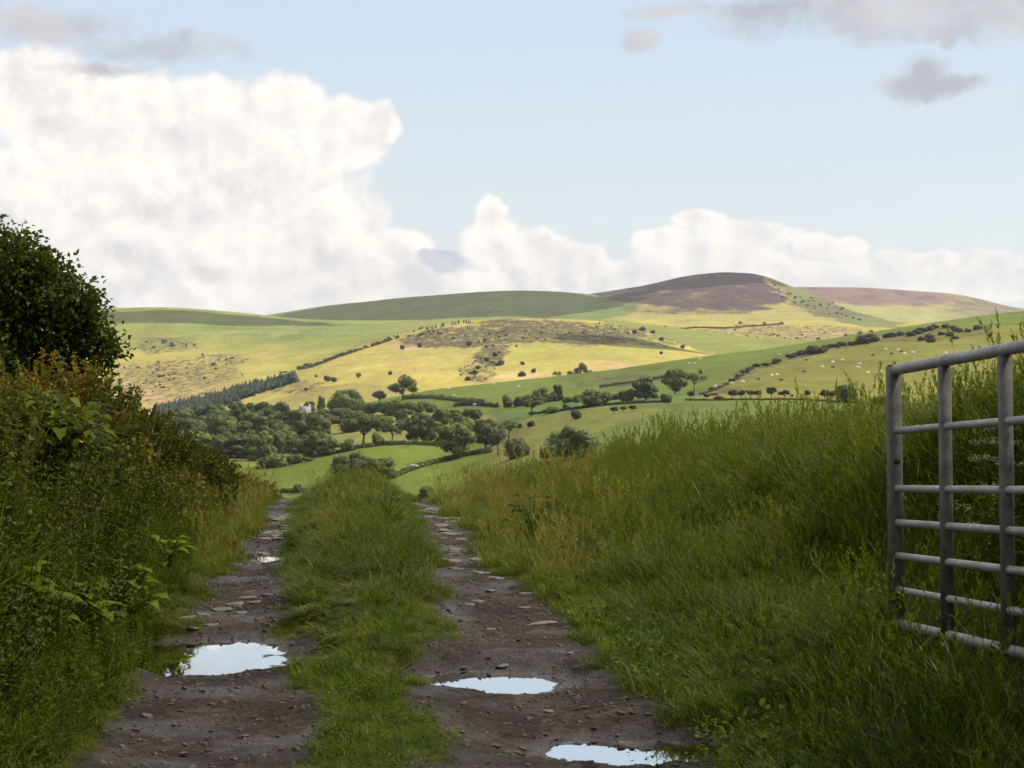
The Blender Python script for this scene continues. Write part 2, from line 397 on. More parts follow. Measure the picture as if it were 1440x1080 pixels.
SL = Surf([(1550,[(-500,600),(220,592),(350,566),(450,545),(900,540),(2000,540)]),
           (2250,[(-500,525),(160,518),(300,512),(450,494),(560,482),(700,472),(900,470),(2000,500)]),
           (3100,[(-500,441),(-200,437),(0,435),(160,433),(235,431),(300,436),(370,443),(440,449),(560,451),(700,449),(850,447),(950,455),(1100,480),(2000,500)])], 2.0, 160, 3)
SM = Surf([(2900,[(-500,480),(2000,480)]), (3400,[(-500,465),(370,455),(700,436),(870,440),(2000,480)]),
           (3900,[(-500,470),(300,455),(373,443),(450,431),(560,419),(680,410),(720,408),(770,409),(830,413),(870,420),(920,430),(1000,450),(2000,500)])], 2.0, 200, 9)
SP = Surf([(1650,[(-500,560),(700,545),(2000,530)]), (2300,[(-500,520),(800,500),(900,490),(1100,482),(1300,474),(2000,474)]),
           (3000,[(-500,500),(700,470),(760,459),(860,449),(1000,444),(1150,443),(1300,454),(2000,470)]),
           (4000,[(-500,500),(640,470),(740,432),(800,418),(830,413.5),(900,403),(930,396),(960,389),(990,385),(1020,383),(1060,385),(1085,391),(1120,405),(1165,424),(1200,438),(1260,452),(1330,462),(1500,475),(2000,490)])], 2.2, 160, 12, 1)
SR = Surf([(3500,[(-500,500),(2000,490)]), (4400,[(-500,500),(1000,452),(1200,445),(1400,448),(2000,470)]),
           (5200,[(-500,500),(900,440),(1000,412),(1060,405),(1125,404),(1200,404),(1260,407),(1310,411),(1340,412),(1380,421),(1420,432),(1500,442),(2000,470)])], 2.5, 220, 15)
SK = Surf([(1130,[(-500,625),(200,612),(400,592),(700,577),(1000,562),(2000,550)]),
           (1450,[(-500,615),(200,603),(340,570),(450,545),(560,526),(700,511),(850,506),(950,509),(1050,514),(1200,522),(2000,530)]),
           (1800,[(-500,612),(200,600),(340,555),(420,530),(500,504),(560,492),(650,478),(750,474),(850,478),(930,488),(1000,499),(1060,509),(1200,522),(2000,530)]),
           (2050,[(-500,610),(200,596),(280,571),(340,546),(410,524),(480,497),(540,478),(600,461),(650,452),(700,448),(750,447),(800,448),(850,451),(890,460),(930,473),(970,486),(1020,497),(1080,508),(1200,525),(2000,535)])], 2.0, 110, 21)
SS = Surf([(240,[(-500,960),(2000,960)]),
           (400,[(-500,745),(300,735),(400,722),(560,715),(650,690),(700,668),(800,650),(900,641),(1100,640),(2000,640)]),
           (600,[(-500,655),(300,655),(380,656),(440,641),(500,630),(560,626),(620,627),(680,617),(740,590),(830,571),(900,565),(1000,562),(1100,560),(1200,563),(1440,575),(2000,585)]),
           (850,[(-500,610),(300,606),(420,588),(560,581),(620,574),(740,563),(860,553),(960,549),(1000,541),(1060,526),(1130,509),(1200,497),(1300,482),(1440,470),(2000,460)]),
           (1100,[(-500,620),(200,612),(400,590),(480,574),(540,561),(590,551),(720,535),(860,520),(960,505),(1060,493),(1200,470),(1300,455),(1380,443),(1440,437),(2000,420)])], .8, 60, 27, 3)

def line(px, py, pl, w):
    xs, ys = zip(*pl); return np.exp(-((py-np.interp(px, xs, ys))/w)**2)*(px > xs[0])*(px < xs[-1])
def cL(jx, jy, px, py, X, Y):
    C = base(px, (.155, .17, .038)); w = smooth((jy-470)/40)*smooth((560-px)/200); C = lerp(C, w*.85, PALE*1.05)
    C = lerp(C, smooth((jy-525)/25)*smooth((420-px)/80)*.6, TAN)
    C = lerp(C, ell(jx, jy, [(400,462,150,14)])*.5, DEEP*1.2)
    C = lerp(C, np.maximum(line(px, jy, [(100,474),(200,472),(300,470),(420,466)], 1.6), line(px, jy, [(380,470),(480,464),(560,462)], 1.1))*.6, TAN*.8)
    K = np.zeros(px.shape+(3,)); K[..., 0] = ell(jx, jy, [(235,485,50,14,.55),(250,525,90,20,.60),(310,508,44,12,.55),(190,540,70,24,.45),(230,545,90,24,.5)])
    K[..., 2] = ell(jx, jy, [(200,535,140,40,.9)])*.9
    return C, K
def cM(jx, jy, px, py, X, Y):
    C = base(px, (.135, .155, .044)); return C, np.zeros(px.shape+(3,))
def cP(jx, jy, px, py, X, Y):
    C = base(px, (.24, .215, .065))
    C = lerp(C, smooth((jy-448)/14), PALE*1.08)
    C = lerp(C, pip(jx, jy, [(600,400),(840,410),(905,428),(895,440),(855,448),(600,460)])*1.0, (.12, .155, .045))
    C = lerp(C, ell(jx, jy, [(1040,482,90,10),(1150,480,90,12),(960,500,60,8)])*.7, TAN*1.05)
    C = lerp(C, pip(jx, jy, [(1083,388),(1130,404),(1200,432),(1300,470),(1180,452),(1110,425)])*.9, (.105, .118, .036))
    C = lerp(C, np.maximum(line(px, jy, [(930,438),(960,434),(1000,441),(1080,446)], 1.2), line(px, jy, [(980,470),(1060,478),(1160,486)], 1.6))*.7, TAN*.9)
    K = np.zeros(px.shape+(3,))
    K[..., 1] = np.maximum(spip(jx, jy, [(790,410),(900,395),(1020,370),(1083,385),(1090,402),(1112,426),(1080,436),(960,436),(880,428),(845,420)])*.95, ell(jx, jy, [(960,436,100,8,.55)]))
    K[..., 0] = ell(jx, jy, [(1150,428,40,10,.55),(1190,440,50,8,.6),(1000,466,200,8,.45),(1100,470,160,14,.55),(1050,485,60,8,.7)])
    K[..., 2] = ell(jx, jy, [(1050,480,220,26,.9)])
    return C, K
def cR(jx, jy, px, py, X, Y):
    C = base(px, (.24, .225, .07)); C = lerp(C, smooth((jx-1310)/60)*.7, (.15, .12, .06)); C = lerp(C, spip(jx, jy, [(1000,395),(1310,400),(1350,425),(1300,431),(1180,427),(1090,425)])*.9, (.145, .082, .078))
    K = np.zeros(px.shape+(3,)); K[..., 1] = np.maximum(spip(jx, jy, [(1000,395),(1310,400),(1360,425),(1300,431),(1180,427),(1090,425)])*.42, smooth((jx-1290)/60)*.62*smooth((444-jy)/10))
    return C, K
def cK(jx, jy, px, py, X, Y):
    C = base(px, PALE*1.05)
    C = lerp(C, ell(jx, jy, [(760,495,170,18),(900,480,70,20)])*.6, (.21, .23, .05))
    C = lerp(C, ell(jx, jy, [(600,510,150,24)])*.6, (.33, .285, .075))
    C = lerp(C, ell(jx, jy, [(790,532,110,7),(575,487,30,8),(880,516,60,8)])*.85, TAN*1.05)
    C = lerp(C, pip(jx, jy, [(200,600),(390,560),(470,540),(560,540),(590,550),(470,600)])*.6, (.18, .17, .055))
    K = np.zeros(px.shape+(3,))
    K[..., 0] = np.maximum(spip(jx, jy, [(545,484),(600,462),(700,448),(800,450),(880,458),(930,470),(860,486),(760,484),(680,492),(580,490)])*.80, ell(jx, jy, [(690,500,26,14,.75),(670,525,28,14,.65),(940,478,60,12,.6),(400,545,60,10,.6),(880,462,60,10,.7)]))
    K[..., 2] = .5
    return C, K
def cS(jx, jy, px, py, X, Y):
    jx = px+(jx-px)*.25; jy = py+(jy-py)*.25
    C = base(px, LUSH)
    C = lerp(C, pip(px, py, [(560,580),(590,545),(720,530),(860,515),(960,500),(1060,488),(1300,450),(1500,425),(1500,455),(1250,470),(1150,490),(1050,520),(980,545),(860,556),(740,566),(640,572)])*1., (.092, .120, .022))
    C = lerp(C, pip(px, py, [(975,562),(1000,545),(1050,520),(1150,490),(1250,470),(1500,452),(1500,575),(1200,563)])*1., OLIVE)
    C = lerp(C, pip(px, py, [(680,585),(740,575),(860,560),(980,550),(1000,556),(840,572),(740,590),(690,600)])*1., MINT)
    C = lerp(C, pip(px, py, [(690,700),(690,605),(740,588),(840,571),(900,565),(1000,562),(1200,563),(1500,577),(1500,700)])*1., (.088, .110, .026))
    C = lerp(C, pip(px, py, [(690,660),(690,605),(740,588),(860,570),(940,576),(860,600),(800,640)])*.7, (.13, .13, .034))
    C = lerp(C, pip(px, py, [(200,580),(480,575),(600,578),(700,585),(690,612),(600,622),(500,628),(440,640),(380,655),(200,660)])*.8, (.16, .155, .045))
    C = lerp(C, pip(px, py, [(330,600),(440,575),(440,566),(330,570)])*.9, (.20, .21, .04))
    K = np.zeros(px.shape+(3,)); K[..., 0] = ell(px, py, [(900,532,70,6,.6),(860,540,60,5,.55),(1010,550,40,5,.5)])
    K[..., 0] = np.maximum(K[..., 0], pip(jx, jy, [(985,556),(1040,520),(1140,488),(1230,472),(1400,455),(1400,470),(1300,482),(1240,480),(1150,498),(1060,525),(1000,556)])*.5)
    return C, K

hill('far_hillside', SL, -420, 1200, 380, 170, cL)
hill('far_green_ridge', SM, 200, 1100, 240, 70, cM)
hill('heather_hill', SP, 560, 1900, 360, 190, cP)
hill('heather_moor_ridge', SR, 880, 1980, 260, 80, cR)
hill('scrubby_knoll', SK, -420, 1500, 420, 170, cK)
hill('valley_fields', SS, -450, 1950, 560, 300, cS, drop=18)
mb = MB(); mb.add([(-9000,150,-75),(9000,150,-75),(9000,11500,-75),(-9000,11500,-75)], np.array([(0,1,2,3)]))
o = mb.build('valley_floor', plain('valley_floor_grass', (.10,.12,.04), (.17,.16,.06), .01, 1, .05)); tag(o, kind='structure')

# ------------------------------------------------------------------ far trees
def rot_to(v): return Vector(v).to_track_quat('Z', 'Y').to_matrix()
def ico(sub=2):
    import bmesh
    bm = bmesh.new(); bmesh.ops.create_icosphere(bm, subdivisions=sub, radius=1)
    v = np.array([x.co[:] for x in bm.verts]); f = np.array([[q.index for q in p.verts] for p in bm.faces]); bm.free(); return v, f
ICO2 = ico(2); ICO1 = ico(1); ICO3 = ico(3)

def crown_mb(r, lobes, nleaf, lsize, core=.82, up=.3):
    """crown of lobes (centre, radii): rough inner masses plus leaf clumps spread over and through them"""
    mb = MB(); iv, if_ = ICO2
    pts = []; nrm = []
    C = np.array([l[0] for l in lobes]); Rr = np.array([l[1] for l in lobes])
    for c, q in zip(C, Rr):
        v = iv*(1+.25*(r.random(len(iv))-.5))[:, None]
        mb.add(c+v*q*core, if_, .2+.15*r.random())  # inner masses tinted darker: shade between leaf clumps put into the colour
    area = (Rr**2).sum(1); n_i = np.maximum(4, (nleaf*area/area.sum()).astype(int))
    for c, q, n in zip(C, Rr, n_i):
        d = r.normal(size=(n, 3)); d /= np.linalg.norm(d, axis=1)[:, None]
        p = c+d*q*(.80+.32*r.random(n)**1.2)[:, None]; pts.append(p); nn = d/q; nn /= np.linalg.norm(nn, axis=1)[:, None]; nrm.append(nn)
    p = np.concatenate(pts); n = np.concatenate(nrm)
    ins = np.zeros(len(p), bool)
    for c, q in zip(C, Rr): ins |= (((p-c)/q)**2).sum(1) < .55
    p, n = p[~ins], n[~ins]; N = len(p)
    n = n+r.normal(size=(N, 3))*.55+[0, 0, up]; n /= np.linalg.norm(n, axis=1)[:, None]
    d = np.cross(n, r.normal(size=(N, 3))); s = lsize*(.6+.8*r.random(N))
    mb.leaves(p-d/np.linalg.norm(d, axis=1)[:, None]*s[:, None]*.5, d, n, s, s*.8, np.clip(.52+.30*r.normal(size=N), 0, 1))
    return mb

def trunk_mb(r, h0, lobes, rad):
    mb = MB(); k = 5
    top = np.array([0, 0, h0*1.4]); pts = np.array([[.012*r.normal(), .012*r.normal(), t*h0*1.4] for t in np.linspace(-.06, 1, k)])
    mb.tube(pts, np.linspace(rad*1.3, rad*.7, k), 6)
    for c, q in lobes:
        a = pts[-2]; b = np.asarray(c); mid = (a+b)/2+[0, 0, -.02]+r.normal(size=3)*.01
        mb.tube([a, mid, b], [rad*.55, rad*.4, rad*.15], 5, cap=False)
    return mb

PROTO = {}
def proto(kind, fol, seed, shape):
    """unit tree: 1 high, about 1 wide"""
    r = np.random.default_rng(seed); lob = []
    nl, lsz, core, h0, rad = 1500, .062, .84, .2, .03
    if shape == 'round':
        h0 = .12; lob = [((0, 0, .50), (.33, .33, .36))]
        for i in range(17):
            a = i*2.4+r.random(); e = r.uniform(-.9, 1.3); c = np.array((math.cos(a)*math.cos(e)*.34, math.sin(a)*math.cos(e)*.34, .50+.35*math.sin(e)))*r.uniform(.9, 1.08)
            s = r.uniform(.08, .19); lob.append((c, (s*1.1, s*1.1, s*.85)))
    elif shape == 'spread':
        h0 = .34
        for i in range(12):
            a = i*2.4+r.random(); q = .36*math.sqrt(r.random()); lob.append(((math.cos(a)*q, math.sin(a)*q, .55+.30*r.random()*(1-q)), (r.uniform(.13, .2), r.uniform(.13, .2), r.uniform(.10, .16))))
    elif shape == 'gappy':
        h0 = .36; core = .66; nl = 1300
        for c, s in [((-.34, 0, .50), .15), ((-.24, .1, .42), .12), ((.05, 0, .78), .20), ((.22, .1, .66), .19), ((.28, -.1, .48), .15), ((-.08, -.05, .60), .13), ((.36, 0, .42), .11), ((.02, .2, .6), .14), ((-.2, -.2, .55), .12), ((-.05, 0, .36), .10)]: lob.append((c, (s, s, s*.9)))
    elif shape == 'bush':
        h0 = .1; rad = .03; nl = 1100; lsz = .075
        for i in range(10):
            a = r.random()*6.28; q = .32*math.sqrt(r.random()); s = r.uniform(.15, .24); lob.append(((math.cos(a)*q, math.sin(a)*q, r.uniform(.2, .62)*(1-.5*q)+.05), (s, s, s*1.3)))
        lob.append(((0, 0, .35), (.36, .36, .42)))
    elif shape == 'clump':
        h0 = .1; nl = 2600; lsz = .045
        for i in range(26):
            a = r.random()*6.28; q = .40*math.sqrt(r.random()); s = r.uniform(.09, .15); lob.append(((math.cos(a)*q, math.sin(a)*q, r.uniform(.3, .84)*math.sqrt(max(.05, 1-(q/.46)**2))), (s, s, s*1.5)))
        lob.append(((0, 0, .38), (.4, .4, .42)))
    elif shape == 'full':
        h0 = .1; nl = 2000; lsz = .052
        for i in range(20):
            a = i*2.4+r.random(); z = r.uniform(.14, .88); q = (.36*math.sqrt(max(.03, 1-((z-.42)/.52)**2)))*r.uniform(.75, 1.05); s = r.uniform(.11, .18); lob.append(((math.cos(a)*q, math.sin(a)*q, z), (s, s, s*.85)))
        lob.append(((0, 0, .46), (.34, .34, .42)))
    elif shape == 'hawthorn':
        h0 = .32; nl = 900; lsz = .08
        for i in range(8):
            a = i*2.4; q = .30*math.sqrt(r.random()); s = r.uniform(.15, .23); lob.append(((math.cos(a)*q+.04, math.sin(a)*q, r.uniform(.55, .82)), (s, s, s*.85)))
    elif shape == 'cone':
        h0 = .12; nl = 900; lsz = .07; rad = .02
        for i in range(9):
            z = .14+.78*i/8; s = .30*(1-z)+.03; lob.append(((0, 0, z), (s, s, .10)))
    elif shape == 'thin':
        h0 = .36; core = .5; nl = 800; lsz = .05; rad = .022
        for i in range(11):
            a = i*2.4; q = .36*math.sqrt(r.random()); s = r.uniform(.11, .17); lob.append(((math.cos(a)*q, math.sin(a)*q, r.uniform(.5, .86)), (s, s, s*.8)))
    cm = crown_mb(r, lob, nl, lsz, core); tm = trunk_mb(r, h0, lob[:6], rad)
    root = empty('far_tree'); root.name = 'far_tree'
    c = cm.build('crown', M['f_'+fol], root, link=False); t = tm.build('trunk', M['bark'], root, link=False)
    col.objects.unlink(root)
    PROTO[kind] = (root, c, t)
for i, f in enumerate(('dark', 'mid', 'bright', 'pale')):
    proto(f+'_round', f, 40+i, 'round'); proto(f+'_round2', f, 140+i, 'round'); proto(f+'_spread', f, 60+i, 'spread')
for i, f in enumerate(('dark', 'mid', 'bright', 'pale')): proto(f+'_full', f, 240+i, 'full')
proto('dark_full2', 'dark', 250, 'full')
proto('oak', 'mid', 70, 'gappy'); proto('thin', 'pale', 71, 'thin'); proto('thin2', 'mid', 72, 'thin')
proto('bush', 'dark', 73, 'bush'); proto('bush_mid', 'mid', 74, 'bush'); proto('bush_pale', 'pale', 75, 'bush'); proto('bush_rust', 'rust', 76, 'bush')
proto('gorse', 'gorse', 77, 'bush'); proto('gorse2', 'gorse', 78, 'bush'); proto('clump', 'dark', 79, 'clump'); proto('clump_mid', 'mid', 80, 'clump')
proto('thorn', 'thorn', 81, 'hawthorn'); proto('thorn2', 'thorn', 82, 'hawthorn'); proto('thorn_rust', 'rust', 83, 'hawthorn')
proto('conifer', 'conifer', 84, 'cone'); proto('thorn_bush', 'thorn', 85, 'bush')

def far_tree(kind, px, top, base, wpx, label, group=None, surf=SS, cat=None, name=None, lo=None, hi=None):
    Y = surf.find(px, base, lo, hi); s = Y/F; X = (px-CX)/F*Y; z = float(surf.z(np.array([float(px)]), np.array([Y]))[0])
    pr, pc, pt = PROTO[kind]
    isb = kind.startswith(('bush', 'gorse', 'clump', 'thorn_bush'))
    o = pr.copy(); o.name = name or ('bush' if isb else 'conifer_tree' if kind == 'conifer' else 'tree'); col.objects.link(o)
    h = (base-top)*s*1.04; w = wpx*s*1.06
    o.location = (X, Y, z-.03*h); o.scale = (w, w*random.uniform(.85, 1.1), h)
    o.rotation_euler[2] = 0 if kind == 'oak' else random.uniform(0, 6.28)
    for ch in (pc, pt):
        c = ch.copy(); c.parent = o; c.name = 'crown' if ch is pc else 'trunk'; col.objects.link(c)
    tag(o, label, cat or ('bush' if isb else 'tree'), group); return o

T = far_tree
# single trees one can point at
T('mid_round', 641, 587, 645, 56, 'large round tree with a short bare trunk standing on the hedge bank between two fields')
T('dark_round', 683, 585, 630, 40, 'very dark dense tree just right of the large round field tree')
T('dark_spread', 668, 571, 602, 36, 'dark flat topped tree behind the large round field tree')
T('dark_round2', 620, 573, 604, 28, 'small dark ball shaped tree behind the bright twin tree')
T('oak', 567, 526, 563, 42, 'lone oak with open gaps in its crown against the sunlit knoll', lo=900)
T('bright_round', 584, 583, 624, 32, 'bright green tree, left half of the twin tree at the field edge')
T('bright_round2', 602, 587, 624, 26, 'bright green tree, right half of the twin tree at the field edge')
T('thin', 552, 591, 625, 34, 'thin pale tree with a leaning forked trunk at the top field edge')
T('bright_spread', 511, 579, 629, 54, 'wide yellow green tree at the top edge of the lower field')
T('bush', 531, 606, 627, 24, 'dark bush at the foot of the wide yellow green tree')
T('mid_round', 461, 612, 640, 32, 'rounded mid green tree at the left end of the field edge trees')
T('bush', 489, 614, 634, 26, 'dark bush between the rounded tree and the wide yellow green tree')
T('clump_mid', 487, 541, 580, 60, 'big domed grove tree behind the white farmhouse', lo=850)
T('dark_full', 452, 550, 573, 13, 'narrow dark tree beside the white farmhouse', lo=850)
T('thorn', 533, 548, 570, 22, 'brownish dark tree left of the lone oak', lo=850)
T('mid_round2', 436, 554, 575, 20, 'small green tree right behind the farmhouse gable', lo=900)
T('bush_mid', 383, 634, 657, 46, 'grey green shrub mass at the wood edge above the lower field')
T('bush', 413, 635, 652, 26, 'dark rounded bush right of the grey green shrub mass')
T('bush', 434, 641, 648, 18, 'low dark bush below the rounded mid green tree')
T('clump', 510, 634, 676, 92, 'large dark thicket standing alone in the lower green field')
T('dark_round', 418, 679, 693, 14, 'small round bush on the low hedge at the left of the field', cat='bush', name='bush')
T('bush', 449, 676, 698, 18, 'dark upright bush on the low hedge beside the grassy strip')
T('dark_round2', 601, 681, 709, 31, 'dark young tree low in the field behind the right wheel track')
T('mid_spread', 639, 685, 708, 26, 'smaller greyer tree right of the dark young tree behind the track')
T('clump', 800, 596, 646, 88, 'big dark thicket rising behind the tall grass crest')
T('dark_spread', 748, 554, 585, 36, 'dark wide tree at the left corner of the mint green field')
T('bush', 776, 570, 581, 30, 'low dark bush right of the dark wide tree')
T('bush', 796, 566, 576, 15, 'small dark bush alone on the mint field edge')
T('thorn_bush', 811, 573, 589, 19, 'round isolated thorn bush in the sloping pasture')
T('bush_rust', 746, 590, 600, 15, 'reddish round bush in the sloping pasture')
T('bush_rust', 731, 594, 602, 10, 'smaller reddish bush left of the other one in the pasture')
T('thorn', 863, 571, 582, 13, 'first of three small thorns in the sloping pasture, the leftmost')
T('thorn2', 877, 571, 579, 12, 'low middle one of three small thorns in the sloping pasture')
T('thorn', 889, 569, 579, 13, 'tallest of three small thorns in the sloping pasture, the rightmost')
T('dark_spread', 760, 542, 566, 24, 'flat topped dark tree on the hedge below the long green pasture', lo=700)
T('thorn2', 785, 540, 566, 14, 'slender round headed thorn beside the flat topped hedge tree', lo=700)
T('bush', 838, 544, 571, 50, 'broad dark bush mass on the far side of the mint field')
T('pale_round', 908, 534, 567, 36, 'grey green full crowned tree right of the broad dark bush mass', lo=620)
T('bush', 880, 546, 566, 26, 'dark bush against the left side of the grey green tree', lo=620)
T('mid_round', 949, 514, 554, 34, 'tallest grey green tree in the middle hedge', lo=650)
T('thin2', 976, 517, 553, 32, 'pale open tree with a visible trunk right of the tallest hedge tree', lo=650)
T('bush', 938, 551, 566, 18, 'round bush below the tallest hedge tree')
T('thorn', 971, 549, 562, 12, 'small two tiered thorn below the pale open tree')
T('thorn_rust', 994, 553, 562, 11, 'small rusty thorn at the left end of the hawthorn row')
T('mid_round', 1190, 537, 566, 32, 'largest green tree at the right end of the hawthorn row')
T('bush', 1237, 553, 570, 26, 'dark bush just left of the gate end on the far slope')
T('bush_pale', 1076, 592, 628, 46, 'yellow topped bush rising behind the grass crest')
T('bush', 1152, 588, 612, 46, 'dark hedge bush behind seed heads near the gate')
T('oak', 817, 509, 531, 20, 'leaning tree at the foot of the sunlit knoll', surf=SK, hi=1900)
T('bush', 806, 520, 531, 18, 'dark bush at the foot of the leaning tree', surf=SK, hi=1900)
T('bush', 828, 518, 528, 14, 'small dark bush right of the leaning tree', surf=SK, hi=1900)
T('thin', 783, 521, 534, 15, 'pale feathery tree at the foot of the knoll', surf=SK, hi=1900)
T('mid_round2', 504, 523, 532, 9, 'small tree on the hedge bank across the sunlit slope', surf=SK, hi=1900)
T('bush', 549, 520, 527, 8, 'lone bush casting a shadow on the sunlit slope', surf=SK, hi=1900)
# rows and groups
for px, top, bs, w, k in [(1012,555,562,16,'thorn_bush'),(1030,547,562,17,'thorn'),(1043,548,561,12,'thorn2'),(1055,548,560,14,'thorn2'),(1065,548,560,13,'thorn'),(1085,543,561,20,'thorn'),(1104,548,560,18,'thorn2'),(1114,554,560,6,'thorn'),(1136,548,561,10,'thorn'),(1159,547,563,15,'thorn2'),(1169,549,564,13,'thorn')]:
    T(k, px, top, bs, w, 'one of the small dark hawthorns in a row along the field edge', 'hawthorns in the field edge row', cat='hawthorn', name='hawthorn_tree')
r = np.random.default_rng(8)
gl = [(1002,548),(1012,545),(1021,540),(1031,535),(1040,529),(1046,524),(1052,521),(1058,518),(1066,515),(1078,514),(1086,511),(1094,508),(1112,502),(1120,500),(1128,498),(1136,497),(1146,497),(1160,490),(1168,488),(1178,488),(1188,486),(1198,484),(1206,483),(1214,482),(1222,481),(1232,478),(1244,474),(1256,473),(1266,471),(1280,471),(1290,469),(1298,466),(1308,464),(1316,461),(1330,460),(1340,462),(1296,478),(1312,479),(1322,470),(1336,472),(1350,466),(1362,466),(1306,474),(1372,463),(1345,475)]
gl = gl+[(x+float(r.uniform(-7, 7)), y+float(r.uniform(-1.5, 1.5))) for x, y in gl if x > 1030]
for i, (x, y) in enumerate(gl):
    h = r.uniform(3.5, 7) if x > 1100 else r.uniform(2.5, 5)
    if x in (1146, 1222): h = 14
    T('gorse' if i % 2 else 'gorse2', x, y-h, y+1, h*r.uniform(1.6, 3.0), 'one of the dark gorse bushes strung along the bank above the sheep', 'gorse bushes on the bank', cat='gorse bush', name='gorse_bush')
for i in range(9):
    x = 715+i*9+r.normal()*2; T('thorn_bush' if i % 2 else 'bush', x, 561-i*.9-r.uniform(2, 10), 573-i*1.2, r.uniform(14, 22), 'one of the mixed dark shrubs in the hedge left of the mint field', 'shrubs in the hedge by the mint field', lo=650)
for x, tp, bs, w in [(855,550,562,20),(866,552,562,18),(920,556,566,14),(800,556,566,22),(812,552,566,18),(1003,552,556,14)]:
    T('bush' if x % 2 else 'bush_mid', x, tp, bs, w, 'one of the low bushes filling gaps in the middle hedge', 'low bushes in the middle hedge', lo=650)
for x, tp, bs, w, k in [(507,560,582,30,'bush_mid'),(524,564,584,28,'mid_round'),(541,562,584,32,'mid_round2'),(558,558,584,34,'bush_mid'),(574,563,583,28,'mid_round'),(590,562,580,22,'bush'),(606,564,580,20,'bush'),(462,572,588,28,'bush_mid'),(480,572,588,34,'mid_round2'),(500,575,588,26,'bush_mid'),(570,574,590,26,'mid_spread'),(636,574,590,34,'mid_round2'),(590,580,592,22,'pale_round')]:
    T(k, x, tp, bs, w, 'one of the mixed trees in the belt between the farmhouse and the lone oak', 'trees in the belt right of the farmhouse', cat='tree', name='tree', lo=720)
for x, tp, bs, w, k in [(700,600,640,34,'thin'),(722,612,645,34,'bush_pale'),(716,590,616,40,'thin'),(738,620,640,20,'bush')]:
    T(k, x, tp, bs, w, 'one of the yellowish open trees right of the two big field trees', 'yellowish trees right of the field trees', cat='tree', name='tree')
for x, tp, bs, w, k in [(868,612,646,34,'bush'),(892,618,648,30,'bush_mid'),(915,617,646,34,'bush'),(940,620,648,30,'bush_mid'),(962,618,646,34,'bush'),(985,617,644,34,'bush'),(1008,619,644,30,'bush'),(1030,620,642,30,'bush_mid'),(1125,596,620,40,'bush_mid'),(1180,590,614,34,'bush_mid')]:
    T(k, x, tp, bs, w, 'one of the hedge bushes showing just above the tall grass crest', 'hedge bushes above the grass crest')
for x, y in [(470,575),(640,560),(663,560),(692,566),(642,567)]: pass
for i in range(30):
    x = float(r.uniform(468, 700)); y = float(np.interp(x, [468, 520, 620, 700], [604, 600, 600, 606])+r.uniform(-9, 10)); h = r.uniform(8, 22)
    T(['bush_mid', 'bush_pale', 'mid_full', 'bush', 'pale_full', 'dark_full', 'bright_full'][i % 7], x, y-h, y, h*r.uniform(1.0, 1.7), 'one of the mixed shrubs filling the rough belt behind the field edge trees', 'shrubs in the belt behind the field edge', cat='shrub', name='shrub', lo=640)
# valley wood
for row, (b0, b1, n, hh, w) in enumerate([(590,600,12,30,36),(603,612,13,36,44),(620,632,12,40,50),(640,650,11,40,50)]):
    for i in range(n):
        f = (i+.5)/n; x = 238+f*(235 if row < 2 else 215)+r.normal()*5; bs = b0+(b1-b0)*r.random()-f*(10 if row < 3 else 4)
        if 392 < x < 462 and bs < 612: bs = max(bs, 588); hh_ = min(hh, bs-579)
        else: hh_ = hh
        T(['dark_full', 'dark_full2', 'mid_full', 'dark_full', 'mid_full', 'dark_full2'][int(r.integers(6))], x, bs-hh_*r.uniform(.7, 1.1), bs, w*r.uniform(.7, 1.15), 'one of the dark rounded trees packed in the valley wood left of the fields', 'trees of the valley wood')
for x, tp, bs, w, k in [(322,580,590,10,'mid_round'),(345,570,583,12,'bright_round'),(297,570,580,22,'bright_spread'),(335,562,582,30,'mid_round2'),(362,560,580,24,'bush_pale'),(385,562,582,28,'pale_round'),(350,555,572,16,'thin2')]:
    T(k, x, tp, bs, w, 'one of the paler trees above the valley wood left of the farmhouse', 'paler trees above the valley wood', cat='tree', name='tree', lo=850)
# hedgerow climbing the knoll
for i in range(80):
    f = i/79; x = 352+f*205+r.normal()*1.5; y = float(np.interp(x, [340,410,480,540,560], [547,526,499,480,473])); h = r.uniform(1.5, 5.5) if x > 440 else r.uniform(3, 10)
    T(['dark_round', 'bush', 'thorn_bush', 'mid_round'][i % 4], x, y-h+1, y+2, h*r.uniform(1.3, 2.4), 'one of the small trees in the hedgerow climbing the left side of the knoll', 'hedgerow trees climbing the knoll', surf=SK, cat='tree', name='tree', lo=1900)
for i in range(26):
    x = r.uniform(585, 680); y = float(np.interp(x, [600,650,700], [462,453.5,449])); T('conifer' if i % 3 else 'dark_round', x, y-r.uniform(2, 5), y+1.5, r.uniform(2, 3.5), 'one of the tiny conifers in a row on the crest of the knoll', 'conifers on the knoll crest', surf=SK, cat='conifer', name='conifer_tree', lo=1950)
for x, y, h in [(685,507,7),(696,500,6),(705,512,7),(700,513,5),(668,525,6),(658,534,6),(672,518,5),(735,512,5),(750,523,6),(733,528,8),(660,485,6),(590,487,6),(566,490,6),(461,535,9),(470,536,7),(445,529,3),(430,548,4),(892,468,5),(903,462,6),(918,466,5),(930,478,5),(960,489,5),(930,497,4)]:
    T('thorn_bush' if int(x) % 2 else 'gorse', x, y-h, y+1, h*1.5, 'one of the scattered scrub bushes dotted over the sunlit knoll', 'scrub bushes dotted over the knoll', surf=SK, hi=2049)
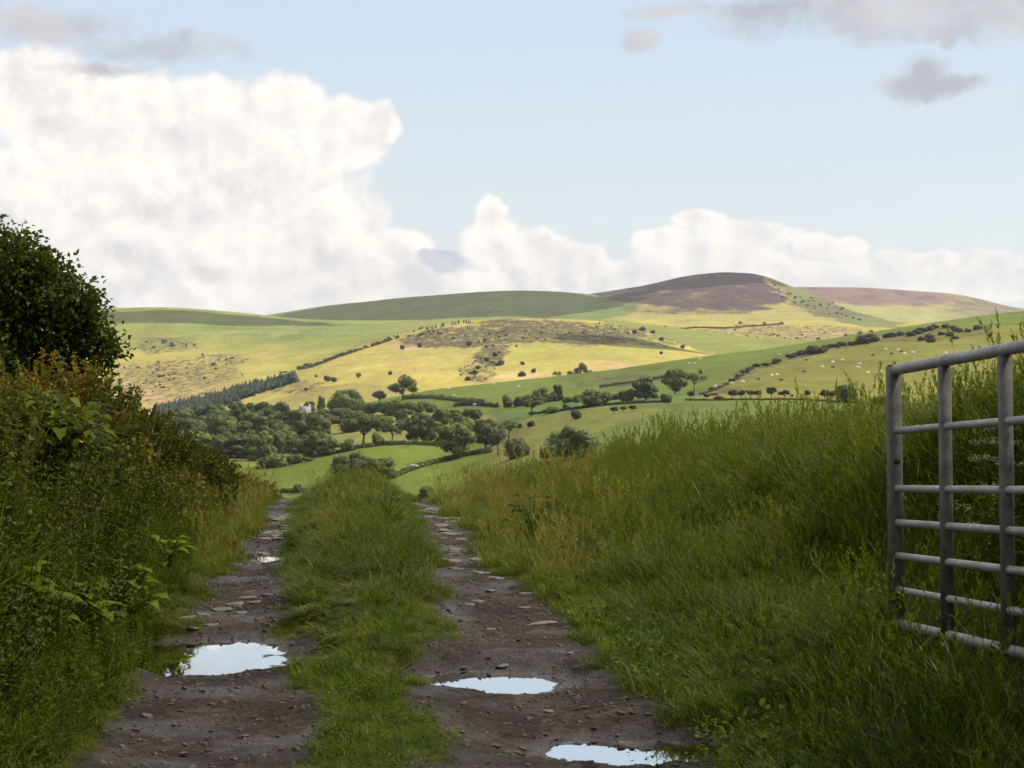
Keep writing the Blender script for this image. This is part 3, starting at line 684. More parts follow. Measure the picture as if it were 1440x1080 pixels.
for x, y, h in [(1039,481,8),(1054,487,6),(1047,486,5),(1041,455,4),(1075,456,4),(1100,455,4),(1106,489,6),(1092,490,6),(1072,488,5),(1120,490,5),(935,460,3),(1150,478,5),(1210,470,6),(1225,468,5),(1190,472,4)]:
    T('mid_round' if int(x) % 2 else 'thorn_bush', x, y-h, y+1, h*1.4, 'one of the scattered bushes on the pale moor below the heather hill', 'bushes on the moor below the heather hill', surf=SP, cat='bush', name='bush', hi=2990)

def dots(n, cx, cy, rx, ry, h0, h1, kinds, surf, label, group, lo=None, hi=None, tilt=0, wk=(1.3, 2.6)):
    k = 0
    while k < n:
        a, b = r.normal(), r.normal()
        if a*a+b*b > 5: continue
        x = cx+a*rx*.6; y = cy+b*ry*.6+tilt*(x-cx); h = r.uniform(h0, h1); k += 1
        T(kinds[k % len(kinds)], x, y-h, y+.6, h*r.uniform(*wk), label, group, surf=surf, cat='bush', name='bush', lo=lo, hi=hi)
for (cx, cy, rx, ry, n) in [(225,487,50,9,16),(250,527,75,14,30),(310,508,40,9,14),(205,545,50,14,14)]:
    dots(n, cx, cy, rx, ry, 1.2, 3.2, ['gorse', 'thorn_bush', 'gorse2', 'bush_mid'], SL, 'one of the gorse and thorn bushes dotting the left far hillside', 'bushes on the left far hillside', lo=1700)
for (cx, cy, rx, ry, n) in [(690,470,120,14,46),(850,468,60,12,20),(688,502,22,12,14),(672,522,24,12,14),(600,470,30,8,14)]:
    dots(n, cx, cy, rx, ry, 1.0, 2.8, ['gorse', 'thorn_bush', 'gorse2'], SK, 'one of the scrub bushes thickening the brown patch on the knoll', 'scrub bushes in the brown patch of the knoll', lo=1300)
dots(40, 1150, 428, 70, 8, 1.2, 2.8, ['bush', 'thorn_bush', 'bush_mid'], SP, 'one of the small trees straggling down the right flank of the heather hill', 'trees on the flank of the heather hill', lo=2400, tilt=.33)
dots(34, 1050, 478, 130, 16, 1.0, 2.6, ['gorse', 'thorn_bush', 'bush_pale'], SP, 'one of the tiny bushes speckling the pale moor behind the long pasture', 'bushes speckling the pale moor', lo=1800, hi=2990)
# conifer plantation: one far-off mass
mb = MB(); rr = np.random.default_rng(4); iv, if_ = ICO1
SLv = SL
for i in range(900):
    x = rr.uniform(215, 415); yc = float(np.interp(x, [215,300,360,415], [578,560,542,530])); hw = float(np.interp(x, [215,300,360,415], [7,13,9,4])); b = yc+rr.uniform(-.4, 1)*hw+4
    Y = 1300+(b-yc)/hw*-150+rr.normal()*20; X, Yw, z = P(x, b, Y); h = rr.uniform(3.2, 6); w = rr.uniform(2.2, 3.8)
    for k in range(5):
        zz = h*(.1+.2*k); s = w*(1.08-.22*k)
        a = np.arange(7)*.8976+rr.random(); ring = np.stack([np.cos(a)*s, np.sin(a)*s, -.08*h*rr.random(7)], 1)
        v = np.vstack([ring, [[0, 0, h*.27]]])+[X, Yw, z+zz]
        mb.add(v, np.array([(j, (j+1) % 7, 7) for j in range(7)]), np.clip(.62+.3*rr.normal(), 0, 1))
o = mb.build('conifer_plantation', M['f_conifer']); tag(o, 'blue green conifer plantation filling the side valley below the left hill', 'plantation', kind='stuff')

# ------------------------------------------------------------------ field hedges and banks (each one thing)
def field_hedge(name, pts, hpx, label, surf=SS, fol='gorse', lo=None, seed=1, cat='hedge'):
    r = np.random.default_rng(seed); W = []
    xs = np.array([p[0] for p in pts], float); ys = np.array([p[1] for p in pts], float)
    n = int(abs(xs[-1]-xs[0])/1.2)+3
    mb = MB(); root = None; P0 = None; sp = []; lp = []; lnn = []; ls = []
    for i in range(n):
        f = i/(n-1); x = xs[0]+(xs[-1]-xs[0])*f; y = float(np.interp(x, xs, ys) if xs[-1] > xs[0] else np.interp(-x, -xs, ys))
        Y = surf.find(x, y, lo); s = Y/F; z = float(surf.z(np.array([x]), np.array([Y]))[0]); c = np.array([(x-CX)*s, Y, z])
        if P0 is None: P0 = c
        h = hpx*s*r.uniform(.75, 1.25); w = max(.5, 1.0*s/.25*.5)
        iv, if_ = ICO1
        mb.add(c-P0+[0, 0, h*.4]+iv*(1+.3*(r.random(len(iv))-.5))[:, None]*[w*1.2, w, h*.6], if_, .35+.15*r.random())
        m = 26; d = r.normal(size=(m, 3)); d /= np.linalg.norm(d, axis=1)[:, None]; d[:, 2] = abs(d[:, 2])
        lp.append(c-P0+[0, 0, h*.4]+d*[w*1.3, w*1.1, h*.65]*(.8+.4*r.random(m))[:, None]); lnn.append(d); ls.append(np.full(m, h*.32))
    p = np.concatenate(lp); nn = np.concatenate(lnn)+r.normal(size=(len(p), 3))*.5; d = np.cross(nn, r.normal(size=(len(p), 3)))
    mb.leaves(p, d, nn, np.concatenate(ls), np.concatenate(ls)*.8, np.clip(.45+.2*r.normal(size=len(p)), 0, 1))
    o = mb.build(name, M['f_'+fol]); o.location = P0; tag(o, label, cat); return o
field_hedge('hedge', [(553,672),(575,663),(600,655),(625,649),(660,640),(690,636)], 6, 'dark hedge bank slanting up the lower field to the large round tree', fol='dark', seed=2)
field_hedge('hedge', [(395,693),(420,692),(445,692),(470,690)], 5, 'low trimmed hedge at the bottom left of the lower field', fol='dark', seed=3)
field_hedge('hedge', [(362,660),(400,653),(440,643),(475,637),(500,632)], 4, 'thin hedge along the left top edge of the lower field', fol='thorn', seed=4)
field_hedge('hedge', [(500,631),(540,626),(580,625),(620,627)], 5, 'shaded hedge foot under the field edge trees', fol='dark', seed=14)
field_hedge('hedge', [(570,561),(605,560),(640,564),(680,567)], 5, 'long dark clipped hedge right of the lone oak', fol='dark', lo=850, seed=5)
field_hedge('hedge', [(640,572),(665,570),(700,573)], 5, 'short dark hedge below the long clipped hedge', fol='gorse', lo=750, seed=6)
field_hedge('hedge', [(745,583),(775,580),(830,572),(880,568),(940,565)], 3, 'thin ragged hedge along the lower edge of the mint field', fol='gorse', seed=7)
field_hedge('hedge', [(965,563),(1010,563),(1060,562),(1120,562),(1180,565),(1240,570)], 2.2, 'low grassy bank hedge under the hawthorn row', fol='gorse', seed=8)
field_hedge('hedge', [(985,555),(1005,549),(1025,540),(1045,528)], 2.5, 'grey stony hedge bank curving up to the gorse bushes', fol='gorse', seed=9)
field_hedge('hedge', [(845,545),(870,541),(900,537),(935,531)], 3, 'broken line of scrub across the long green pasture', fol='gorse', lo=800, seed=10)
field_hedge('hedge', [(935,465),(980,461),(1020,462),(1060,459),(1100,456)], 2, 'thin hedge line across the pale moor', surf=SP, fol='gorse', lo=2000, seed=11)

# ------------------------------------------------------------------ farm
wh = plain('white_render', (.72, .70, .66), (.82, .80, .76), 2, .8); slate = plain('slate_roof', (.16, .15, .15), (.24, .22, .21), 3, .6); red = plain('reddish_roof', (.28, .20, .17), (.38, .27, .22), 2, .8); dk = plain('window_glass', (.02, .025, .03), (.04, .045, .05), 2, .15, .5); stone = plain('stone_wall', (.30, .26, .22), (.42, .38, .32), 3, .9)
def house(name, px, py, w, d, h, rh, rz, wallm, roofm, label, cat, chim=0, win=()):
    Y = SS.find(px, py, 850); x, y = (px-CX)/F*Y, Y; z = float(SS.z(np.array([float(px)]), np.array([Y]))[0])
    root = empty(name, (x, y, z-.3), rz); tag(root, label, cat)
    b = MB(); hw, hd = w/2, d/2
    b.add([(-hw,-hd,0),(hw,-hd,0),(hw,hd,0),(-hw,hd,0),(-hw,-hd,h),(hw,-hd,h),(hw,hd,h),(-hw,hd,h),(-hw,0,h+rh),(hw,0,h+rh)],
          [np.array([(0,1,5,4),(2,3,7,6)]), np.array([(1,2,6,9,5),(3,0,4,8,7)])]); b.build('wall', wallm, root)
    rf = MB(); e = .3; t = .18
    for sgn in (-1, 1):
        v = [(-hw-e, sgn*(hd+e), h-e*rh/hd+.05), (hw+e, sgn*(hd+e), h-e*rh/hd+.05), (hw+e, 0, h+rh+.05), (-hw-e, 0, h+rh+.05)]
        rf.add(v+[(a, b_, c+t) for a, b_, c in v], np.array([(0,1,2,3),(7,6,5,4),(0,4,5,1),(1,5,6,2),(2,6,7,3),(3,7,4,0)]))
    ro = rf.build('roof', roofm, root)
    for k in range(chim):
        c = MB(); c.box(((-1)**k*(hw-.6), 0, h+rh+.5), .8, .6, 1.5); c.box(((-1)**k*(hw-.6), 0, h+rh+1.3), .95, .75, .15); c.build('chimney', wallm, ro)
    for (wx, wz, ww, wh_) in win:
        c = MB(); c.box((wx, -hd-.02, wz), ww, .06, wh_); f = c.build('window', dk, root)
        c = MB(); c.box((wx, -hd-.06, wz-wh_/2-.05), ww+.2, .14, .1); c.build('sill', wallm, f)
house('farmhouse', 429, 573, 6.5, 5, 3.6, 2.2, R(12), wh, slate, 'white farmhouse with a gabled roof at the head of the valley wood', 'house', 2, [(-2,2.6,.9,1),(0,2.6,.9,1),(2,2.6,.9,1),(-2,1,.9,1.1),(2,1,.9,1.1)])
house('barn', 412, 574, 11, 5, 1.8, 1.6, R(4), stone, red, 'long low barn with a reddish roof left of the white farmhouse', 'barn', 0, [(-3,1,.8,.7),(2,1,.8,.7)])
house('cottage', 452, 574, 2.6, 2.6, 2.2, 1.3, R(-20), wh, slate, 'tiny white outbuilding right of the white farmhouse', 'outbuilding', 0, [(0,1.3,.7,.8)])

# ------------------------------------------------------------------ livestock
def beast(seed, cow=False):
    """standing animal, nose towards +x, 1 unit long: barrel body, neck, head, four legs as one skin"""
    mb = MB(); r = np.random.default_rng(seed)
    iv, if_ = ICO2; fat = .21 if not cow else .19; zb = .52
    mb.add(iv*[.44, fat, fat*1.12]+[0, 0, zb], if_)
    mb.tube([(.30, 0, zb+.05), (.46, 0, zb+.02), (.56, 0, zb-.10 if not cow else zb+.05)], [fat*.75, .11, .085], 8)
    mb.add(iv*[.12, .065, .075]+[.62, 0, zb-.16 if not cow else zb+.04], if_)
    for sy in (-1, 1):
        mb.add(iv*[.02, .06, .025]+[.54, sy*.09, zb-.06 if not cow else zb+.10], if_)
        for sx in (.28, -.30):
            mb.tube([(sx, sy*.11, zb-.08), (sx-.01, sy*.12, .26), (sx+.015, sy*.12, .13), (sx, sy*.12, 0)], [.085, .048, .032, .036], 6)
    mb.tube([(-.42, 0, zb+.05), (-.47, 0, zb-.08), (-.46, 0, zb-.22)], [.04, .025, .02], 5)
    return mb
wool = plain('wool', (.62, .58, .52), (.78, .75, .70), 9, .95, .1, bump=.6); hide = plain('black_hide', (.012, .011, .010), (.03, .026, .024), 6, .6, .3); cream = plain('cream_hide', (.55, .50, .44), (.68, .64, .58), 4, .7)
sheep0 = beast(1).build('sheep', wool, link=False, sm=True); black0 = beast(2).build('sheep', hide, link=False, sm=True); cow0 = beast(3, True).build('cow', cream, link=False, sm=True)
def animal(src, px, py, L, label, cat, group, surf=SS, lo=None, hi=None, rz=None):
    Y = surf.find(px, py+1, lo, hi); z = float(surf.z(np.array([float(px)]), np.array([Y]))[0])
    o = src.copy(); o.name = src.name.split('.')[0]; col.objects.link(o); o.location = ((px-CX)/F*Y, Y, z-.02*L); o.scale = (L, L, L)
    o.rotation_euler[2] = rz if rz is not None else random.choice([0, math.pi])+random.uniform(-.5, .5); tag(o, label, cat, group)
whites = [(1085,529),(1092,528),(1156,517),(1171,510),(1185,507),(1206,518),(1209,513),(1221,525),(1238,523),(1006,544,),(1029,540),(1045,538),(1245,492),(1263,493),(1272,498),(1284,497),(1330,497),(1222,525)]
for q in whites[:-1]: animal(sheep0, q[0], q[1], 1.75, 'one of the white sheep grazing on the slope above the hawthorn row', 'sheep', 'white sheep on the slope')
for x, y in [(1134,507),(1171,517),(1131,523),(1098,535),(1067,534),(1227,500),(1254,498),(1267,495)]: animal(black0, x, y, 1.6, 'one of the black sheep grazing on the slope above the hawthorn row', 'sheep', 'black sheep on the slope')
for x, y in [(969,511),(977,511),(984,505),(1073,492),(1096,499),(631,547),(638,557),(590,552),(730,544),(668,570),(1001,496),(694,541)]: animal(sheep0, x, y, 1.7, 'one of the distant white sheep on the long green pasture below the knoll', 'sheep', 'sheep on the long pasture', lo=760)
for i in range(34):
    x, y = [(random.uniform(430, 560), random.uniform(455, 480)), (random.uniform(240, 440), random.uniform(450, 500)), (random.uniform(500, 600), random.uniform(498, 512)), (random.uniform(440, 700), random.uniform(428, 444))][i % 4]
    s, lo = [(SL, 1900), (SL, 1900), (SK, 1300), (SM, 3000)][i % 4]
    animal(sheep0, x, y, 2.0, 'one of the sheep seen as white specks on the far hillsides', 'sheep', 'sheep on the far hillsides', s, lo)
animal(cow0, 580, 660, 2.4, 'cream coloured cow standing beside the slanting hedge in the lower field', 'cow', None, rz=.1)

# ------------------------------------------------------------------ near ground
def xc(Y): return -.695-.098*(np.asarray(Y)-8.5)
def wrut(Y): return np.interp(Y, [5, 7, 10, 14, 18, 24], [.44, .42, .34, .25, .20, .16])
PUD = [  # centre px, py, half-widths px (as seen), depth
 (284,928,122,20,.055), (682,960,96,15,.045), (904,1060,132,17,.045), (372,788,46,9,.03)]
PW = []; WL = -.085
for (px, py, rx, ry, dp) in PUD:
    E_ = EYE-WL; Y = F*E_/(py-HY); Yn, Yf = F*E_/(py+ry-HY), F*E_/(py-ry-HY); PW.append(((px-CX)/F*Y, (Yn+Yf)/2, rx/F*Y*1.08, (Yf-Yn)/2*1.15, dp))
WL = -.085
def H(x, Y, fine=True):
    x = np.asarray(x, float); Y = np.asarray(Y, float); d = x-xc(Y); a = abs(d)
    z = .10*np.exp(-(d/.42)**2)*smooth((Y-8)/4)+.03*np.exp(-(d/.4)**2)
    w = wrut(Y); z = z-.022*np.exp(-((a-.8)/(w*.9))**2)
    fl = np.interp(Y, [0, 12, 15, 18, 22], [.62, .60, .42, .16, .05])
    z = z+fl*smooth((-d-1.02)/1.15)+.25*fl*smooth((-d-2.2)/2)
    z = z+.22*smooth((d-1.25)/1.9)*np.interp(Y, [0, 13, 18], [1, .9, .4])+.95*smooth((d-2.6)/1.15)*np.interp(Y, [0, 9, 11, 13, 18], [1.1, 1, .62, .32, .08])
    c = np.maximum(Y-18, 0); z = z-(.13*c-.39*(1-np.exp(-c/3)))
    z = z+.05*fbm(x/.9, Y/.9, 31, 3)
    if fine: z = z+(.034*fbm(x/.16, Y/.18, 41, 4)+.018*fbm(x/.055, Y/.06, 44, 2))*np.where(a < 1.4, 1, .3)
    # puddle basins: flatten towards the water level, then dip below it
    for (cx, cy, rx, ry, dp) in PW:
        q = np.sqrt(((x-cx)/rx)**2+((Y-cy)/ry)**2)+.75*fbm(x/.28, Y/.22, 51, 4)+.45*fbm(x/.08, Y/.07, 58, 3)
        m = smooth((1.9-q)/.9); z = z*(1-m)+(WL+.018*(q-1)*np.where(q > 1, 1.0, dp/.018))*m
    return z
def rutmask(x, Y):
    d = np.asarray(x)-xc(Y); a = np.where(d > 0, abs(d-np.interp(Y, [9, 12], [.83, .76]))/np.interp(Y, [9, 12], [1.30, 1.12]), abs(-d-.8)); w = wrut(Y)
    n = fbm(np.asarray(x)/.45, np.asarray(Y)/.7, 61, 5)*1.5+fbm(np.asarray(x)/.14, np.asarray(Y)/.2, 64, 3)*.7
    near = smooth((9.0-Y)/1.6)*.62*(abs(d) < 1.3)*smooth((.75-abs(d))/.3)           # the strip between the ruts thins out near the camera
    m = smooth((w*1.08-a)/.26+.12+n*1.0+near)
    for (cx, cy, rx, ry, dp) in PW[:3]:
        q = ((x-cx)/(rx*1.2))**2+((Y-cy)/(ry*1.3))**2; m = np.maximum(m, smooth((1.3-q)/.5))
    return m

def ground_grid(xs, ys):
    X, Y = np.meshgrid(xs, ys); Z = H(X, Y); nx = len(xs)
    i = (np.arange(len(ys)-1)[:, None]*nx+np.arange(nx-1)[None]).ravel()
    return X, Y, Z, np.stack([i, i+1, i+1+nx, i+nx], 1)
def axis(*segs):
    out = []
    for a, b, s in segs: out.append(np.arange(a, b-1e-6, s))
    out.append([segs[-1][1]]); return np.concatenate(out)
gxs = axis((-160,-30,10), (-30,-6,1.2), (-6,-3.2,.15), (-3.2,1.4,.022), (1.4,4,.1), (4,30,1.2), (30,160,10))
gys = axis((-12,4.5,.5), (4.5,9.5,.022), (9.5,14,.035), (14,20,.05), (20,30,.4), (30,330,12))
X, Y, Z, Fq = ground_grid(gxs, gys)
rm = rutmask(X, Y)
mb = MB(); mb.add(np.stack([X, Y, Z], -1).reshape(-1, 3), Fq, rm.ravel())
def ground_mat():
    m, t, b, out = newmat('track_earth_and_turf'); tc = t.n('ShaderNodeTexCoord'); p = tc.outputs['Object']
    rut = t.attr('tint').outputs['Fac']; wet = t.attr('wet').outputs['Fac']
    n1 = t.noise(p, 2.2, 5); n2 = t.noise(p, 22, 6, .7); vor = t.n('ShaderNodeTexVoronoi', feature='F1'); vor.inputs['Scale'].default_value = 55; t.link(p, vor.inputs['Vector'])
    n3 = t.noise(p, 90, 4, .7)
    mud = t.ramp(t.math('ADD', t.math('MULTIPLY', n1, .5), t.math('MULTIPLY', n2, .5)), [(.34, (.016, .012, .009)), (.5, (.042, .033, .026)), (.66, (.115, .092, .074))])
    peb = t.rng(n3, .56, .68); mud = t.mix(t.math('MULTIPLY', peb, .8), mud, (.15, .12, .095))
    gap = t.rng(n2, .30, .42, .0, 1); mud = t.mix(gap, (.018, .012, .008), mud)
    mud = t.mix(t.math('MULTIPLY', wet, .55), mud, (.034, .022, .015))
    turf = t.ramp(t.noise(p, 9, 5, .7), [(.3, (.022, .024, .003)), (.55, (.055, .060, .005)), (.75, (.09, .085, .012))])
    moss = t.rng(t.math('ADD', rut, t.math('MULTIPLY', t.math('SUBTRACT', t.noise(p, 6, 6, .75), .5), 1.1)), .38, .60)
    c = t.mix(moss, turf, mud); t.link(c, b.inputs['Base Color'])
    ro = t.math('SUBTRACT', .85, t.math('MULTIPLY', t.math('MULTIPLY', wet, moss), t.rng(n2, .35, .62, .72, .45))); t.link(ro, b.inputs['Roughness']); t.link(t.math('ADD', .10, t.math('MULTIPLY', wet, .5)), b.inputs['Specular IOR Level'])
    bp = t.n('ShaderNodeBump'); bp.inputs['Strength'].default_value = 1; bp.inputs['Distance'].default_value = .03
    t.link(t.math('ADD', n2, t.math('MULTIPLY', n3, .5)), bp.inputs['Height']); t.link(bp.outputs[0], b.inputs['Normal'])
    return m
o = mb.build('ground', ground_mat(), sm=True); tag(o, kind='structure')
wet = smooth((WL+.040-Z)/.035)*smooth((Y-4)/1)*(Y < 20)*(abs(X) < 4)
wet = np.maximum(wet, (.05+.95*smooth(fbm(X/.5, Y/.35, 71, 5)*2.6+.25))*.8*rm*(Y < 20))
at = o.data.attributes.new('wet', 'FLOAT', 'POINT'); at.data.foreach_set('value', wet.astype(np.float32).ravel())

def water_mat():
    m, t, b, out = newmat('puddle_water'); tc = t.n('ShaderNodeTexCoord')
    b.inputs['Base Color'].default_value = (.030, .021, .014, 1); b.inputs['Roughness'].default_value = .05; gl = t.n('ShaderNodeBsdfGlossy'); gl.inputs['Roughness'].default_value = .015; gl.inputs['Color'].default_value = (.95, .94, .92, 1); mx = t.n('ShaderNodeMixShader'); mx.inputs[0].default_value = .86; t.link(b.outputs[0], mx.inputs[1]); t.link(gl.outputs[0], mx.inputs[2]); t.link(mx.outputs[0], out.inputs[0])
    bp = t.n('ShaderNodeBump'); bp.inputs['Strength'].default_value = .05; bp.inputs['Distance'].default_value = .004
    t.link(t.noise(tc.outputs['Object'], 7, 2), bp.inputs['Height']); t.link(bp.outputs[0], b.inputs['Normal']); t.link(bp.outputs[0], gl.inputs['Normal']); return m
wm = water_mat()
for (cx, cy, rx, ry, dp) in PW[:5]:
    a = np.arange(40)*2*math.pi/40; mb = MB(); k = 1.45
    v = np.stack([cx+np.cos(a)*rx*k, cy+np.sin(a)*ry*k, np.full(40, WL)], 1); mb.add(v, [np.array([list(range(40))])])
    o = mb.build('puddle', wm); tag(o, kind='structure')

# ------------------------------------------------------------------ scattering of uncountable growth
def scatter(name, pts, rots, scl, protos, label, cat='grass'):
    me = bpy.data.meshes.new(name); me.vertices.add(len(pts)); me.vertices.foreach_set('co', np.asarray(pts, np.float32).ravel())
    a = me.attributes.new('rot', 'FLOAT_VECTOR', 'POINT'); a.data.foreach_set('vector', np.asarray(rots, np.float32).ravel())
    a = me.attributes.new('scl', 'FLOAT_VECTOR', 'POINT'); a.data.foreach_set('vector', np.asarray(scl, np.float32).ravel())
    a = me.attributes.new('pick', 'INT', 'POINT'); a.data.foreach_set('value', rng.integers(0, len(protos), len(pts)).astype(np.int32))
    o = bpy.data.objects.new(name, me); col.objects.link(o)
    pc = bpy.data.collections.new(name+'_kinds')
    for q in protos: pc.objects.link(q)
    ng = bpy.data.node_groups.new(name+'_scatter', 'GeometryNodeTree'); ng.interface.new_socket('Geometry', in_out='INPUT', socket_type='NodeSocketGeometry'); ng.interface.new_socket('Geometry', in_out='OUTPUT', socket_type='NodeSocketGeometry')
    N = ng.nodes; gi = N.new('NodeGroupInput'); go = N.new('NodeGroupOutput'); ip = N.new('GeometryNodeInstanceOnPoints'); ci = N.new('GeometryNodeCollectionInfo')
    ci.inputs['Collection'].default_value = pc; ci.inputs['Separate Children'].default_value = True; ci.inputs['Reset Children'].default_value = True
    def na(nm, ty):
        x = N.new('GeometryNodeInputNamedAttribute'); x.data_type = ty; x.inputs['Name'].default_value = nm; return x.outputs[0]
    e2r = N.new('FunctionNodeEulerToRotation'); L = ng.links
    L.new(na('rot', 'FLOAT_VECTOR'), e2r.inputs[0]); L.new(gi.outputs[0], ip.inputs['Points']); L.new(ci.outputs[0], ip.inputs['Instance']); ip.inputs['Pick Instance'].default_value = True
    L.new(na('pick', 'INT'), ip.inputs['Instance Index']); L.new(e2r.outputs[0], ip.inputs['Rotation']); L.new(na('scl', 'FLOAT_VECTOR'), ip.inputs['Scale']); L.new(ip.outputs[0], go.inputs[0])
    md = o.modifiers.new('scatter', 'NODES'); md.node_group = ng
    tag(o, label, cat, kind='stuff'); return o

def blades(mb, r, n, rad, h, hv, w, lean, tint, tv, curl=.5, seg=4):
    """n grass blades in a tuft: curved tapering strips"""
    a = r.random(n)*6.28; q = rad*np.sqrt(r.random(n)); hh = h*(1-hv*r.random(n)); th = r.random(n)*6.28
    ln = lean*(.3+r.random(n)); cu = curl*(.4+r.random(n)); root = np.stack([np.cos(a)*q, np.sin(a)*q, np.full(n, -.02)], 1)
    dirh = np.stack([np.cos(th), np.sin(th), np.zeros(n)], 1); side = np.stack([-np.sin(th), np.cos(th), np.zeros(n)], 1)
    ts = np.linspace(0, 1, seg+1); V = []
    for t_ in ts:
        out = ln*t_*hh+cu*hh*t_**3; up = hh*(t_-.35*np.minimum(1, cu)*t_**3)
        c = root+dirh*out[:, None]+np.array([0, 0, 1])*up[:, None]; ww = w*(1-t_**1.6)*.5+.0004
        V += [c-side*np.broadcast_to(ww, (n,))[:, None], c+side*np.broadcast_to(ww, (n,))[:, None]]
    V = np.stack(V, 1); m = 2*(seg+1); base_ = np.arange(n)[:, None]*m
    f = np.concatenate([base_+np.array([[2*k, 2*k+1, 2*k+3, 2*k+2]]) for k in range(seg)])
    mb.add(V.reshape(-1, 3), f, np.repeat(np.clip(tint+tv*r.normal(size=n), 0, 1), m))
    return root+dirh*(ln*hh+cu*hh)[:, None]+np.array([0, 0, 1])*(hh*(1-.35*np.minimum(1, cu)))[:, None]

def stems(mb, r, n, rad, h, hv, tint, head=.10):
    """flowering grass stems with loose seed heads"""
    for i in range(n):
        a = r.random()*6.28; q = rad*math.sqrt(r.random()); hh = h*(1-hv*r.random()); th = r.random()*6.28; ln = .12+.18*r.random()
        t = np.linspace(0, 1, 5); pts = np.stack([math.cos(a)*q+math.cos(th)*ln*hh*t**2, math.sin(a)*q+math.sin(th)*ln*hh*t**2, hh*t*(1-.06*t)], 1)
        mb.tube(pts, np.linspace(.0016, .0008, 5), 3, tint, cap=False)
        k = 16; tt = 1-head/hh*r.random(k)**.8; p = np.stack([np.interp(tt, t, pts[:, j]) for j in range(3)], 1)
        d = np.stack([r.normal(size=k)*.6+math.cos(th)*.4, r.normal(size=k)*.6+math.sin(th)*.4, .9+.3*r.random(k)], 1)
        mb.leaves(p, d, r.normal(size=(k, 3)), .022+.016*r.random(k), .006, np.clip(tint+.12+.1*r.normal(size=k), 0, 1))

def G_tall(seed, h=.7, n=44, st=2, tint=.36):
    r = np.random.default_rng(seed); mb = MB(); blades(mb, r, n, .13, h*.85, .55, .0095, .24, tint, .25, .48); blades(mb, r, n//6, .13, h*.5, .5, .006, .5, .74, .12, .6)
    if st: stems(mb, r, st, .12, h*1.05, .4, .52)
    return mb.build('tall_tuft', M['grass'], link=False)
def G_short(seed, h=.14, n=40, tint=.42):
    r = np.random.default_rng(seed); mb = MB(); blades(mb, r, n, .10, h, .6, .005, .5, tint, .14, .6, 3); return mb.build('short_tuft', M['grass'], link=False)
def G_dry(seed, h=.4):
    r = np.random.default_rng(seed); mb = MB(); blades(mb, r, 36, .12, h, .6, .0045, .45, .80, .10, .7); blades(mb, r, 16, .12, h, .6, .005, .3, .45, .1, .5); stems(mb, r, 7, .12, h*1.4, .4, .88); return mb.build('dry_tuft', M['grass'], link=False)
def G_seed(seed, h=1.0):
    r = np.random.default_rng(seed); mb = MB(); stems(mb, r, 7, .14, h, .35, .55, .16); blades(mb, r, 16, .1, h*.7, .5, .006, .2, .45, .1, .4); return mb.build('seed_tuft', M['grass'], link=False)
def leafclump(mb, r, n, rad, h, ls, asp=.6, tint=.5, tv=.18, rows=3):
    """low leafy weed: leaves on short stalks at several heights, tips outward"""
    a = r.random(n)*6.28; q = rad*np.sqrt(r.random(n)); z = h*(.15+.85*r.random(n))*(1-.4*q/rad)
    p = np.stack([np.cos(a)*q, np.sin(a)*q, z], 1); d = np.stack([np.cos(a)+r.normal(size=n)*.6, np.sin(a)+r.normal(size=n)*.6, .25+.4*r.normal(size=n)], 1)
    nn = np.stack([r.normal(size=n)*.45, r.normal(size=n)*.45, np.ones(n)], 1); l = ls*(.6+.8*r.random(n))
    mb.leaves(p, d, nn, l, l*asp, np.clip(tint+tv*r.normal(size=n), 0, 1), .12, .2)
def G_leafy(seed, n=60, rad=.14, h=.16, ls=.05, mat='weed'):
    r = np.random.default_rng(seed); mb = MB(); leafclump(mb, r, n, rad, h, ls); return mb.build('leafy_tuft', M[mat], link=False)
def G_nettle(seed, h=.7, mat='weed', ls=.085):
    r = np.random.default_rng(seed); mb = MB()
    for s in range(4):
        a = r.random()*6.28; q = .10*r.random(); hh = h*(.65+.35*r.random()); b = np.array([math.cos(a)*q, math.sin(a)*q, 0]); tp = b+[r.normal()*.07, r.normal()*.07, hh]
        t = np.linspace(0, 1, 4)[:, None]; mb.tube(b*(1-t)+tp*t, np.linspace(.004, .002, 4), 4, .4, cap=False)
        k = 9
        for i in range(k):
            f = .22+.78*i/(k-1); c = b*(1-f)+tp*f; an = i*1.57+r.random()*.4
            for sg in (0, math.pi):
                for ex in range(2):
                    aa = an+sg+r.normal()*.35; l = ls*(1.25-.75*f)*r.uniform(.8, 1.2)
                    mb.leaves(c[None], np.array([[math.cos(aa), math.sin(aa), .25-.5*(1-f)+.5*(f > .9)]]), np.array([[0, 0, 1.]])+r.normal(size=(1, 3))*.25, np.array([l]), l*.55, np.array([np.clip(.45+.3*f-.15+.1*r.normal(), 0, 1)]), .15, .25)
    return mb.build('nettle_tuft', M[mat], link=False)

def low_by_puddle(x, y, h):
    lim = np.maximum(.05, (y-9.0)*.15-H(x, y, False)-.06); k = (x > -.215*y) & (x < -.9) & (y > 8.6) & (y < 15); return np.where(k, np.minimum(h, lim), h)
def cand(n, x0, x1, y0, y1):
    x = rng.uniform(x0, x1, n); y = rng.uniform(y0, y1, n); return x, y
def put(x, y, h, hv=.25, wv=None, tilt=.12, ref=.8):
    n = len(x); z = H(x, y, False); h = low_by_puddle(x, y, np.asarray(h)*ref)/ref; s = h*(1+hv*(rng.random(n)-.5)*2); w = s if wv is None else wv*(1+.3*(rng.random(n)-.5))
    rots = np.stack([rng.normal(size=n)*tilt, rng.normal(size=n)*tilt, rng.random(n)*6.28], 1)
    return np.stack([x, y, z], 1), rots, np.stack([w, w, s], 1)

def edge_r(Y): return 1.22+.10*np.sin(Y*1.7)
